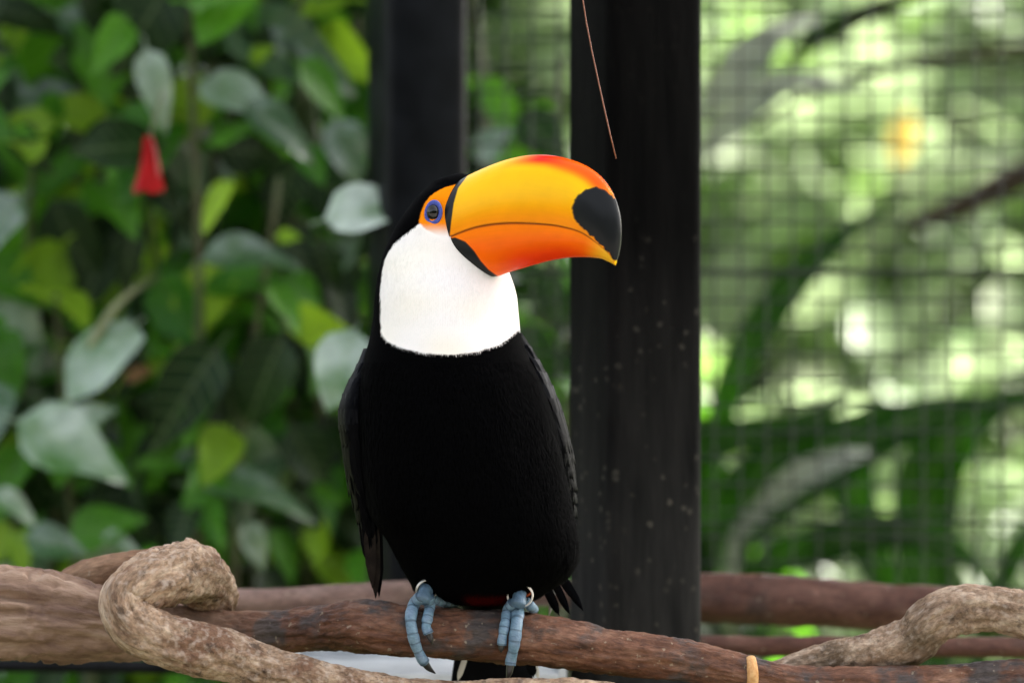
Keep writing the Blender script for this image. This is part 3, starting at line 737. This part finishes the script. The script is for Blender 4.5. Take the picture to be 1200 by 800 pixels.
for x0, y0, x1, y1, d0, wd, mt in [(646, 655, 684, 716, .03, .0035, 'feather'), (640, 662, 668, 720, .03, .0035, 'feather'), (655, 645, 680, 657, .02, .003, 'feather'), (650, 668, 676, 705, .035, .003, 'feather'), (632, 670, 656, 722, .03, .0040, 'feather'),
        (652, 676, 643, 722, .05, .0022, 'feather_white'), (548, 762, 536, 798, .06, .0024, 'feather_white'), (622, 765, 632, 796, .06, .0024, 'feather_white'), (618, 765, 626, 794, .055, .004, 'feather')]:
    a = P(x0, y0, d0); b = P(x1, y1, d0 + .005); feather(tail, a, b - a, (0, -1, .1), (b - a).length, wd, mt, .03)

# ---- feet
def perch_at(px):
    r = np.array(PERCH); o = np.argsort(r[:, 0]); r = r[o]
    return [np.interp(px, r[:, 0], r[:, c_]) for c_ in (1, 2, 3)]
BLUE0 = np.array((.115, .20, .29)); BLUED = np.array((.03, .058, .09)); BLUEL = np.array((.22, .335, .43))
def toe(parent, pts, r0, r1, nsc, claw=.011, name='toe', claw_dir=None):
    """pts: (px, py) on the front of the perch, converted to depth from the round of the branch"""
    path = []
    m = len(pts)
    for k, pnt in enumerate(pts):
        px, py = pnt[0], pnt[1]
        r = r0 + (r1 - r0) * k / (m - 1)
        if len(pnt) == 3: yd = pnt[2]
        else:
            cy_, d_, R_ = perch_at(px); Rm = R_ * K * 1.07 + r * .9
            dz = (cy_ - py) * K; h = min(abs(dz) / Rm, .985); yd = d_ - Rm * math.sqrt(1 - h * h)
        path.append((W(px), yd, Z(py), r))
    rm = lambda t, a: (1 + .07 * (abs(math.sin((t + .035 * math.sin(t * 9)) * nsc * math.pi)) ** .5) - .06 + .10 * math.cos(t * 3 * 2 * math.pi) * t) * (1 + .03 * noise.noise(Vector((t * 30, math.cos(a), math.sin(a)))))
    me = tube(name, path, 90, 18, rmod=rm)
    n = 90 * 18; cl = []
    for i in range(90):
        t = i / 89; g = abs(math.sin((t + .035 * math.sin(t * 9)) * nsc * math.pi)); k = min(1, g * 3.0)
        for j in range(18):
            base = (BLUE0 + (BLUEL - BLUE0) * (.5 + .7 * noise.noise(Vector((i * .16, j * .3, px * .1))))) * (.9 + .35 * noise.noise(Vector((i * .7, j * .9, 3.0)))) + np.array((.02, -.004, .015)) * noise.noise(Vector((i * .09, j * .2, 9.0)))
            cl.append(BLUED + (base - BLUED) * k)
    cl += [BLUE0, BLUE0]
    a = me.attributes.new('col', 'FLOAT_COLOR', 'POINT'); a.data.foreach_set('color', np.hstack([np.array(cl), np.ones((len(cl), 1))]).astype(np.float32).ravel())
    o = link(name, me, M['foot'], parent)
    if claw:
        e0 = Vector(path[-1][:3]); dr = (e0 - Vector(path[-2][:3])).normalized()
        cd = Vector(claw_dir) if claw_dir else Vector((.0, .6, -.5))
        c1 = e0 + dr * claw * .5; c2 = c1 + (dr * .5 + cd).normalized() * claw * .6
        link('claw', tube('claw', [(*(e0 - dr * .001), r1 * .8), (*c1, r1 * .62), (*c2, r1 * .12)], 16, 12), M['claw'], parent)
    return o
def foot(x, y, band, toes, lx, legpts):
    me = tube('foot', legpts, 40, 20, rmod=lambda t, a: 1 + .05 * math.sin(t * 22))
    a = me.attributes.new('col', 'FLOAT_COLOR', 'POINT'); nV = len(me.vertices)
    cl = np.array([BLUE0 * (.75 + .3 * noise.noise(v.co * 300)) for v in me.vertices]); a.data.foreach_set('color', np.hstack([cl, np.ones((nV, 1))]).astype(np.float32).ravel())
    f = link('foot', me, M['foot'], tou)
    for t in toes: toe(f, *t)
    return f
f1 = foot(495, 700, None, [
    ([(494, 697, -.024), (486, 706), (482, 722), (484, 738), (488, 754), (494, 768, -.022), (498, 774, -.019)], .0052, .0042, 7, .013, 'toe', (.6, .1, -.35)),
    ([(503, 697, -.022), (504, 708), (502, 720), (500, 732), (503, 740)], .0046, .0040, 5, .009, 'toe', (.1, .5, -.4)),
    ([(506, 700, -.012), (520, 706, .002), (534, 710, .012)], .0042, .0034, 4, .008, 'toe', (.3, .5, -.4))],
    0, [(*P(503, 676, .004), .0060), (*P(501, 686, -.010), .0058), (*P(498, 694, -.019), .0060), (*P(495, 704, -.024), .0062)])
f2 = foot(608, 700, None, [
    ([(609, 699, -.024), (607, 710), (606, 724), (604, 740), (602, 756), (599, 770), (598, 777, -.022)], .0058, .0042, 7, .012, 'toe', (-.25, .15, -.6)),
    ([(601, 704, -.022), (595, 714), (592, 728), (589, 744), (588, 753)], .0046, .0038, 6, .006, 'toe', (0, .4, -.5)),
    ([(615, 703, -.014), (622, 709, -.012), (626, 714, 0.0)], .0044, .0036, 4, .007, 'toe', (.3, .5, -.4))],
    0, [(*P(609, 686, .004), .0052), (*P(609, 692, -.010), .0054), (*P(608.5, 698, -.021), .0056), (*P(607, 709, -.026), .0060)])
def torus(name, c, ax, R, r, h, mat, parent, n=40, m=12):
    ax = Vector(ax).normalized(); u = ax.orthogonal().normalized(); v_ = ax.cross(u); V = []
    for i in range(n):
        a = 2 * math.pi * i / n; dr = u * math.cos(a) + v_ * math.sin(a)
        for j in range(m):
            b = 2 * math.pi * j / m; V.append(tuple(Vector(c) + dr * (R + r * math.cos(b)) + ax * (h * math.sin(b))))
    F = [(i * m + j, ((i + 1) % n) * m + j, ((i + 1) % n) * m + (j + 1) % m, i * m + (j + 1) % m) for i in range(n) for j in range(m)]
    return link(name, mesh(name, V, F), M[mat], parent)
tag(torus('leg_band', P(500.5, 690, -.0165), (.25, -.78, -.40), .0090, .0008, .0016, 'band_metal', f1), 'thin metal leg band')
tag(torus('leg_band', P(609.5, 697, -.0200), (0, -.90, -.42), .0102, .0009, .0018, 'band_white', f2), 'white leg band')
link('thigh_feathers', tube('thigh_feathers', [(*P(609, 668, .005), .012), (*P(609, 681, -.008), .0115), (*P(609, 691, -.0165), .0096)], 24, 24, rough=.15, rfreq=60), M['rust'], f2)

# ------------------------------------------------------------------ leaves
def leaf_mesh(name, mat, wr=.62, fold=.22, droop=.25, heart=.5, twist=0.0, nl=9, wave=0.0):
    V = []; U = []
    xs_ = (-1, -.55, 0, .55, 1)
    for i in range(nl):
        t = i / (nl - 1)
        ww = wr / 2 * (math.sin(math.pi * t ** (.62)) ** .85 if 0 < t < 1 else 0.0) + .004
        for x in xs_:
            xx = x * ww; a = twist * (t - .3)
            zz = abs(xx) * fold - droop * t * t + wave * math.sin(t * 9 + x * 2) * abs(x) * .5
            yy_ = t - heart * .12 * abs(x) * (1 - t) ** 3
            V.append((xx * math.cos(a) - zz * math.sin(a) * 0, yy_, zz + xx * math.sin(a))); U.append((xx, t, 0))
    F = grid_faces(nl, 5, False)
    # petiole
    b = len(V)
    for (y_, z_) in ((-.22, -.04), (.02, 0)):
        for x_, dz in ((-.012, 0), (.012, 0), (0, -.02)): V.append((x_, y_, z_ + dz)); U.append((0, 0, 0))
    F += [(b, b + 1, b + 4, b + 3), (b + 1, b + 2, b + 5, b + 4), (b + 2, b, b + 3, b + 5)]
    me = mesh(name, V, F, True, {'luv': ('FLOAT_VECTOR', U)}); me.materials.append(M[mat]); return me
LM = {}
for mt in ('leaf_dark', 'leaf_mid', 'leaf_sheen_grey', 'leaf_sheen_pale', 'leaf_lime', 'leaf_brown', 'out_light', 'out_mid', 'out_dark', 'out_yellow', 'out_grey'):
    LM[mt] = [leaf_mesh('leaf', mt, .64, .28, .22, .5, .25, 9, .05), leaf_mesh('leaf', mt, .56, .42, .28, .6, -.35, 9, .06), leaf_mesh('leaf', mt, .74, .16, .14, .8, .4, 9, .07), leaf_mesh('leaf', mt, .44, .35, .35, .3, .1, 9, .03)]
RND = random.Random(11)
def leaf(parent, base, tip, nrm, L, mt, var=None):
    me = LM[mt][RND.randrange(4) if var is None else var]
    o = bpy.data.objects.new('leaf', me); COL.objects.link(o)
    orient(o, base, tip, nrm, parent); o.scale = (L, L, L)
    return o
def stem_tube(parent, pts, mat='stem', name='stem', n=30, seg=8):
    return link(name, tube(name, pts, n, seg), M[mat], parent)

# --- the leafy shrubs inside the aviary
shr = []
for px, d, lb in ((60, 1.20, 'leafy hibiscus shrub with one drooping red flower'), (215, 1.18, 'leafy shrub with pale glossy leaves between the red flower and the steel post'), (390, 1.24, 'leafy shrub with whitish leaves close around the steel post'), (610, 1.26, 'dark leafy shrub showing between the steel post and the black post'),
                  (-180, 1.22, 'leafy shrub beyond the red flower, farthest from the steel post')):
    q = P(px, 0, d); s = empty('leafy_shrub', (q.x, d, 0), lb, 'shrub', 'shrubs inside the aviary'); shr.append((s, px, d))
def nearest(px): return min(shr, key=lambda s: abs(s[1] - px))[0]
def hero(px, py, L, ang, mt, d, face=.35, side=0.0, var=None):
    """leaf centred on a photo point; L px long; ang = image direction of the tip (deg, 0 right, 90 up)"""
    a = math.radians(ang); k = KP(d)
    tip = Vector((math.cos(a), RND.uniform(-.35, .1), math.sin(a))).normalized()
    nr_ = Vector((side, -1, face * 1.6))
    Lm = L * k
    d += .20; Lm = L * KP(d)
    c = P(px, py, d); leaf(nearest(px), c - tip * Lm * .5, tip, nr_, Lm, mt, var)
HER = [(118, 40, 112, -25, 'leaf_sheen_grey', .95), (130, 70, 80, -15, 'leaf_lime', 1.0), (183, 104, 95, -75, 'leaf_sheen_pale', .85), (345, 62, 165, -20, 'leaf_sheen_grey', .95), (308, 62, 32, 30, 'leaf_lime', .92), (285, 115, 105, -20, 'leaf_sheen_pale', .88, .7),
       (332, 150, 105, -35, 'leaf_sheen_grey', .86), (20, 150, 80, 185, 'leaf_lime', .95), (85, 130, 80, 160, 'leaf_lime', .97), (40, 112, 110, 15, 'leaf_sheen_grey', 1.02), (215, 185, 115, -80, 'leaf_sheen_grey', .95), (268, 228, 62, -70, 'leaf_lime', 1.05), (292, 297, 108, 8, 'leaf_sheen_grey', .84, .8),
       (340, 277, 28, 0, 'leaf_lime', .86), (440, 243, 112, 12, 'leaf_sheen_pale', .62, .5), (368, 195, 50, -60, 'leaf_mid', .9), (408, 180, 80, -70, 'leaf_sheen_grey', .92), (330, 12, 80, 10, 'leaf_lime', 1.15), (128, 232, 60, 5, 'leaf_mid', .95), (8, 238, 50, 60, 'leaf_lime', .95), (75, 290, 90, -80, 'leaf_sheen_grey', 1.0),
       (20, 392, 105, -60, 'leaf_sheen_pale', .95), (40, 450, 105, -70, 'leaf_sheen_grey', .98), (125, 445, 70, 50, 'leaf_lime', .98), (166, 435, 42, 30, 'leaf_brown', .93), (212, 468, 140, -125, 'leaf_dark', .85, .2), (92, 526, 135, -25, 'leaf_sheen_pale', .78, .6), (112, 486, 50, 20, 'leaf_sheen_pale', .84), (20, 592, 62, -35, 'leaf_sheen_pale', .8),
       (68, 637, 72, -10, 'leaf_sheen_grey', .8), (125, 615, 90, 20, 'leaf_mid', .85), (142, 634, 48, -20, 'leaf_sheen_pale', .84), (270, 513, 36, 0, 'leaf_lime', .95), (337, 505, 24, 0, 'leaf_mid', .95), (180, 545, 66, 60, 'leaf_mid', .9), (235, 535, 52, 10, 'leaf_sheen_grey', .88), (300, 569, 140, -4, 'leaf_sheen_grey', .86, .9, 0, 3), (285, 602, 66, -75, 'leaf_sheen_grey', .88),
       (300, 640, 56, -70, 'leaf_sheen_pale', .88), (398, 436, 95, -110, 'leaf_sheen_pale', .62, .3), (306, 450, 115, -115, 'leaf_dark', .85), (305, 367, 60, -20, 'leaf_mid', .92), (360, 345, 60, -45, 'leaf_mid', .92), (290, 328, 105, 12, 'leaf_mid', .9, .7), (580, 165, 55, 40, 'leaf_sheen_grey', .9), (205, 30, 90, -40, 'leaf_dark', .9),
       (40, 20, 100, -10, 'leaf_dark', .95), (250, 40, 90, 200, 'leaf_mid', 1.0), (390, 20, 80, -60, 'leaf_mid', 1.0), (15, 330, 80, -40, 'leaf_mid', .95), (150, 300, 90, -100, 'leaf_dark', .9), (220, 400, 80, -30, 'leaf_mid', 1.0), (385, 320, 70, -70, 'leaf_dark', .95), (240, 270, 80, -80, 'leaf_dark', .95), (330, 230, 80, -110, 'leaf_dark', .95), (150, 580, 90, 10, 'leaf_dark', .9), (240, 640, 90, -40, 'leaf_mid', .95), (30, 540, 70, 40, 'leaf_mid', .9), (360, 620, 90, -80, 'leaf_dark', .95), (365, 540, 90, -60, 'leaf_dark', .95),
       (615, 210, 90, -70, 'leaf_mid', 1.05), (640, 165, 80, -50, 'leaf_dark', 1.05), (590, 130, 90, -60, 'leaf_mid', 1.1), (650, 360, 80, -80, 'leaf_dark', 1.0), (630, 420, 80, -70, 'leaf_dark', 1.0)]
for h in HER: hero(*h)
# filler leaves and stems; leaves hang from stems
for s, spx, d in shr:
    bx = P(spx, 0, d).x
    stems = []
    for k in range(7):
        x1 = bx + RND.uniform(-.13, .13); y1 = d + RND.uniform(-.12, .16); h = RND.uniform(1.2, 2.2)
        pts = [(bx + RND.uniform(-.04, .04), d + RND.uniform(-.04, .04), -.02, .009)]
        for t in (.25, .5, .75, 1): pts.append((bx + (x1 - bx) * t + RND.uniform(-.03, .03), d + (y1 - d) * t + RND.uniform(-.03, .03), h * t, .009 - .006 * t))
        stem_tube(s, pts, 'stem'); stems.append(catmull(pts, 60)[0])
    nf = 240 if spx > -100 else 90
    for k in range(nf):
        z = RND.uniform(.85, 1.85)
        st = RND.choice(stems); q = st[np.argmin(abs(st[:, 2] - z))]
        ph = RND.uniform(0, 2 * math.pi); rr = RND.uniform(.02, .11)
        base = Vector((q[0] + math.cos(ph) * rr, min(max(q[1] + math.sin(ph) * rr, d - .14), d + .20), z))
        tip = Vector((math.cos(ph) * .6 + RND.uniform(-.3, .3), math.sin(ph) * .5 - .1, RND.uniform(-1.1, .1)))
        nr_ = Vector((RND.uniform(-.6, .6), RND.uniform(-1.1, -.2), RND.uniform(.1, 1.0)))
        mt = RND.choices(['leaf_dark', 'leaf_mid', 'leaf_sheen_grey', 'leaf_lime', 'leaf_sheen_pale'], [34, 44, 8, 11, 3])[0]
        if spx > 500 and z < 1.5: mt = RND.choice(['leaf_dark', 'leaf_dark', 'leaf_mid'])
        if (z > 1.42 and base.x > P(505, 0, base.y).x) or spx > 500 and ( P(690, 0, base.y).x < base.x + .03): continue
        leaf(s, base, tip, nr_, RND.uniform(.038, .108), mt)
# pale diagonal stalk
stem_tube(shr[0][0], [(*P(66, 560, 1.22), .0022), (*P(80, 470, 1.06), .0032), (*P(92, 435, 1.04), .0050), (*P(115, 390, 1.04), .0048), (*P(142, 352, 1.05), .0036), (*P(185, 322, 1.16), .0022)], 'stem_pale')
# hanging red flower
fl = empty('flower', P(174, 160, .84)); fl.parent = shr[0][0]; fl.matrix_parent_inverse = Matrix.Translation(-world_loc(shr[0][0]))
stem_tube(fl, [(*P(176, 166, .84), .0016), (*P(180, 140, .86), .0016), (*P(190, 110, .93), .0018)], 'stem')
for k in range(5):
    a = 2 * math.pi * k / 5
    Vp = []; 
    for i in range(10):
        t = i / 9
        for j in range(5):
            b = a + (j - 2) / 2 * .78 * (1 + .1 * t); r = (.0035 + .0105 * t ** .9 + .002 * math.sin(k + 3 * t)) * (1 + .05 * k * t)
            q = P(174, 160, .84); Vp.append((q.x + r * math.cos(b), q.y + r * math.sin(b), q.z - t * .056 * (1 - .05 * abs(j - 2)) ))
    link('petal', mesh('petal', Vp, grid_faces(10, 5, False)), M['petal'], fl)

# --- dense hedge behind the mesh on the shrub side: countless leaves
def leaf_cloud(name, parent, mats, n, sampler, Lr, smooth=True):
    out = []
    per = n // len(mats)
    for mt, frac in mats:
        src = LM[mt]; VV = []; FF = []; UU = []; b = 0
        base_m = [(np.array([v.co for v in m.vertices]), [tuple(p.vertices) for p in m.polygons], np.array([a.vector for a in m.attributes['luv'].data])) for m in src]
        for k in range(int(n * frac)):
            v0, f0, u0 = base_m[RND.randrange(4)]
            pos, tip, nr_ = sampler()
            y = tip.normalized(); z = (nr_ - y * y.dot(nr_)).normalized(); x = y.cross(z)
            R = np.array((x, y, z)); L = RND.uniform(*Lr)
            VV.append(v0 @ R * L + np.array(pos)); UU.append(u0)
            FF += [tuple(i + b for i in f) for f in f0]; b += len(v0)
        o = link(name, mesh(name, np.vstack(VV), FF, smooth, {'luv': ('FLOAT_VECTOR', np.vstack(UU))}), M[mt], parent)
        o['kind'] = 'stuff'; out.append(o)
    return out
def bush(name, px, d, zc, rx, ry, rz, mats, n, Lr, label, cat, group, trunk_r=.03, droop=-.4):
    q = P(px, 0, d); s = empty(name, (q.x, d, 0), label, cat, group)
    link('trunk', tube('trunk', [(q.x, d, -.03, trunk_r), (q.x + .03, d, zc * .5, trunk_r * .8), (q.x - .02, d + .03, zc, trunk_r * .5), (q.x, d, zc + rz * .6, trunk_r * .2)], 20, 10, lump=.1), M['trunk'], s)
    for k in range(6):
        a = k * 1.05 + RND.random(); 
        e_ = (q.x + rx * .7 * math.cos(a), d + ry * .7 * math.sin(a), zc + rz * RND.uniform(-.3, .7))
        link('limb', tube('limb', [(q.x, d, zc * .45, trunk_r * .5), (q.x + rx * .3 * math.cos(a), d + ry * .3 * math.sin(a), zc * .75, trunk_r * .35), (*e_, trunk_r * .12)], 12, 8), M['trunk'], s)
    ncl = max(10, n // 60); cl = []
    for k in range(ncl):
        while True:
            v_ = Vector((RND.uniform(-1, 1), RND.uniform(-1, 1), RND.uniform(-1, 1)))
            if .35 < v_.length < 1: break
        cl.append(Vector((q.x + v_.x * rx, d + v_.y * ry, zc + v_.z * rz)))
    cr = .33 * min(rx, rz)
    def smp():
        c_ = RND.choice(cl); o_ = Vector((RND.gauss(0, 1), RND.gauss(0, 1), RND.gauss(0, 1))) * cr * .6
        p_ = c_ + o_; p_.z = max(p_.z, .05)
        out = (p_ - Vector((q.x, d, zc))); out.normalize()
        tip = out + Vector((RND.uniform(-.7, .7), RND.uniform(-.7, .7), RND.uniform(-.6, .3) + droop))
        nr_ = out * .6 + Vector((RND.uniform(-.6, .6), RND.uniform(-.6, .6), .7))
        return p_, tip, nr_
    for o in leaf_cloud('crown', s, mats, n, smp, Lr): pass
    return s
G1 = 'dark shrubs growing just outside the mesh'
for k, (px, d, lb) in enumerate(((-150, 1.95, 'dense dark shrub outside the mesh, farthest from the black post'), (130, 1.85, 'dense dark shrub outside the mesh behind the red flower'), (350, 1.9, 'dense dark shrub outside the mesh behind the steel post'))):
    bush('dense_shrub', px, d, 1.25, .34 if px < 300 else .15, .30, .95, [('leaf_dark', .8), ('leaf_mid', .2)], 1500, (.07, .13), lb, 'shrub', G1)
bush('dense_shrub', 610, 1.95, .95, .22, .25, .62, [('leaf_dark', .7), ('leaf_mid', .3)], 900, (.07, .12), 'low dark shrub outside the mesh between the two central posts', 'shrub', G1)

# --- sunlit greenery outside the mesh
G2 = 'sunlit bushes beyond the mesh'
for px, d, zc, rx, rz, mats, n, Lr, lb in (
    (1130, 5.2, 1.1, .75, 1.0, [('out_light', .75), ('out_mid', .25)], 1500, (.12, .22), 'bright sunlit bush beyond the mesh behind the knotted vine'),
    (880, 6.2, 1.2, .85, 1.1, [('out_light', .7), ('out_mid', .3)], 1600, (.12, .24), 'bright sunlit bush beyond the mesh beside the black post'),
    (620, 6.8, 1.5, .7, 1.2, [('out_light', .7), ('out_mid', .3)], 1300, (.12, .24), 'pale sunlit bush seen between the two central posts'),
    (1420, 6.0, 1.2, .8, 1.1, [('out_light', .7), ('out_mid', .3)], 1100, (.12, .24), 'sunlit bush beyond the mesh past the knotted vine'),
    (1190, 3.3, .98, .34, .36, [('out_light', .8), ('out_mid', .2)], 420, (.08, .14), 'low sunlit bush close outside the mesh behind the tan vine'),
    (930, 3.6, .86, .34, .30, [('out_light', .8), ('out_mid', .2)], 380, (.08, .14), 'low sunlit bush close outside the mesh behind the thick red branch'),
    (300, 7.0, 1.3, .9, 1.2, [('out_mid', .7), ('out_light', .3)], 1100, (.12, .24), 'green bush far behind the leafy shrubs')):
    bush('sunlit_bush', px, d, zc, rx, min(.6, rx), rz, mats, n, Lr, lb, 'bush', G2)
# far wood: one mass of foliage closing the view
wood = empty('far_foliage', (0, 13, 0)); tag(wood, 'mass of sunlit green foliage closing the view far beyond the mesh', 'foliage', None, 'stuff')
def smp_w():
    x = RND.uniform(-4, 4); z = RND.uniform(-.05, 4.2) ; y = 13 + RND.uniform(-1, 1) + .6 * math.sin(x * 2.1 + z * 1.7)
    tip = Vector((RND.uniform(-1, 1), -.4, RND.uniform(-1, .3))); nr_ = Vector((RND.uniform(-.5, .5), -.5, RND.uniform(.2, 1)))
    return Vector((x, y, z)), tip, nr_
for o in leaf_cloud('leaf_mass', wood, [('out_light', .55), ('out_mid', .45)], 6000, smp_w, (.22, .42)): pass

# --- strap-leaved plants just outside the mesh
def strap(parent, rows, mat, d0, wave=0.0, name='leaf'):
    """rows (px,py,depth,half-width px): a long arching leaf with a folded cross-section and real thickness"""
    p, L = catmull([(*P(a, b, d), wd * KP(d)) for a, b, d, wd in rows], 40)
    c_ = p[:, :3]; t, _, _ = frames(c_)
    V = []; U = []
    for i in range(40):
        yv = np.array([0, -1, .35]); nn = yv - t[i] * yv.dot(t[i]); nn /= np.linalg.norm(nn); s_ = np.cross(t[i], nn)
        for x in (-1, -.5, 0, .5, 1):
            V.append(c_[i] + s_ * x * p[i, 3] + nn * (abs(x) * p[i, 3] * .25)); U.append((x * .2, i / 39, 0))
    me = mesh(name, V, grid_faces(40, 5, False), True, {'luv': ('FLOAT_VECTOR', U)})
    return link(name, me, M[mat], parent)
def plant(name, px, d, label, cat, leaves, stems=()):
    q = P(px, 0, d); s = empty(name, (q.x, d, 0), label, cat)
    for rows, mt in leaves: strap(s, rows, mt, d)
    for rows, mt in stems: link('stem', tube('stem', px_path(rows), 30, 10, lump=.08), M[mt], s)
    return s
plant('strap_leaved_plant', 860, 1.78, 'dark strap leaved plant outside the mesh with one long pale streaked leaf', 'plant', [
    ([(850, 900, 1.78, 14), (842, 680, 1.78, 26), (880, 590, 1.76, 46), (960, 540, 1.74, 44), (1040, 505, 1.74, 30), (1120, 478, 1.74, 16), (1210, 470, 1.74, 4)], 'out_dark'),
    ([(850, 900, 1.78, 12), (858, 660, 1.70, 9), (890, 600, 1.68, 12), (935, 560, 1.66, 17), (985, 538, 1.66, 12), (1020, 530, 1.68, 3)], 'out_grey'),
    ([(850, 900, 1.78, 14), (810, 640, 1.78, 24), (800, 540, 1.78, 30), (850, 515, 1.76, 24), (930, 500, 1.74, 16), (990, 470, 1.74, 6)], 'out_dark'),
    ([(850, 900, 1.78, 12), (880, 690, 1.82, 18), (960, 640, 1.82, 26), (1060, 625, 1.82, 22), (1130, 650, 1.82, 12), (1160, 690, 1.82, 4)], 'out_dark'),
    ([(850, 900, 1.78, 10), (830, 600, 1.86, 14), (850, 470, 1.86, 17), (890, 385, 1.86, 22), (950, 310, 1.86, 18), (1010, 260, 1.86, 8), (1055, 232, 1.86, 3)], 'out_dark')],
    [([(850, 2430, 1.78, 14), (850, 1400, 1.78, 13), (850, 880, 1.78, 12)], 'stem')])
plant('strap_leaved_plant', 1120, 1.9, 'broad dark leaved plant outside the mesh behind the tan vine', 'plant', [
    ([(1110, 1000, 1.9, 14), (1100, 760, 1.9, 20), (1085, 650, 1.9, 36), (1090, 560, 1.88, 40), (1130, 500, 1.86, 30), (1180, 470, 1.86, 14), (1230, 455, 1.86, 4)], 'out_dark'),
    ([(1110, 1000, 1.9, 14), (1060, 760, 1.9, 16), (1010, 620, 1.9, 26), (1000, 560, 1.9, 26), (1010, 500, 1.9, 18), (1040, 470, 1.9, 6)], 'out_dark'),
    ([(1110, 1000, 1.9, 12), (1150, 760, 1.9, 14), (1190, 650, 1.9, 15), (1250, 580, 1.9, 10)], 'out_dark')],
    [([(1110, 2400, 1.9, 16), (1110, 1400, 1.9, 15), (1110, 980, 1.9, 14)], 'stem')])
plant('slender_tree', 1300, 2.0, 'slender bare limbed tree outside the mesh with dark slanting boughs', 'tree', [
    ([(1010, 100, 2.0, 3), (930, 95, 1.95, 14), (880, 120, 1.92, 22), (845, 155, 1.92, 16), (815, 190, 1.92, 4)], 'out_grey'),
    ([(960, 20, 2.0, 3), (910, 40, 1.95, 16), (870, 75, 1.92, 24), (838, 110, 1.92, 14), (815, 140, 1.92, 4)], 'out_grey'),
    ([(1090, -10, 2.0, 4), (1030, 10, 2.0, 12), (970, 38, 2.0, 15), (925, 70, 2.0, 6)], 'out_dark'),
    ([(1058, 130, 3.0, 4), (1060, 150, 3.0, 16), (1056, 172, 3.0, 15), (1052, 196, 3.0, 4)], 'out_yellow')],
    [([(1300, 2350, 2.0, 34), (1300, 1000, 2.0, 30), (1310, 300, 2.0, 26), (1330, -300, 2.0, 20), (1340, -700, 2.0, 8)], 'trunk'),
     ([(1310, 350, 2.0, 20), (1260, 185, 2.0, 18), (1200, 205, 2.0, 17), (1130, 240, 2.0, 14), (1060, 265, 2.0, 7)], 'trunk'),
     ([(1318, 100, 2.0, 14), (1230, 60, 2.0, 9), (1130, 66, 2.0, 7), (1040, 80, 2.0, 6), (960, 105, 2.0, 5), (880, 150, 2.0, 3)], 'trunk'),
     ([(1320, -100, 2.0, 14), (1200, -40, 2.0, 9), (1050, 0, 2.0, 7), (925, 72, 2.0, 4)], 'trunk')])

# --- unseen row of tall dark trees, added behind the viewpoint to block low sky
def px_of(x, d): return 600 + x / KP(d)
for x, d, h, lb in ((-7.5, -8.5, 4.0, 'tall dark tree across the path, farthest from the knotted vine'), (-3.8, -9.5, 4.5, 'tall dark tree across the path, second from the log side'), (0.0, -10, 4.2, 'tall dark tree across the path, middle of the row'), (3.8, -9.5, 4.6, 'tall dark tree across the path, second from the vine side'), (7.5, -8.5, 4.1, 'tall dark tree across the path, farthest from the log')):
    bush('sky_block_tree', px_of(x, d), d, h * .5, 2.3, 1.6, h * .5, [('leaf_dark', 1.0)], 1200, (.45, .8), lb, 'tree', 'tall trees across the path', .16)
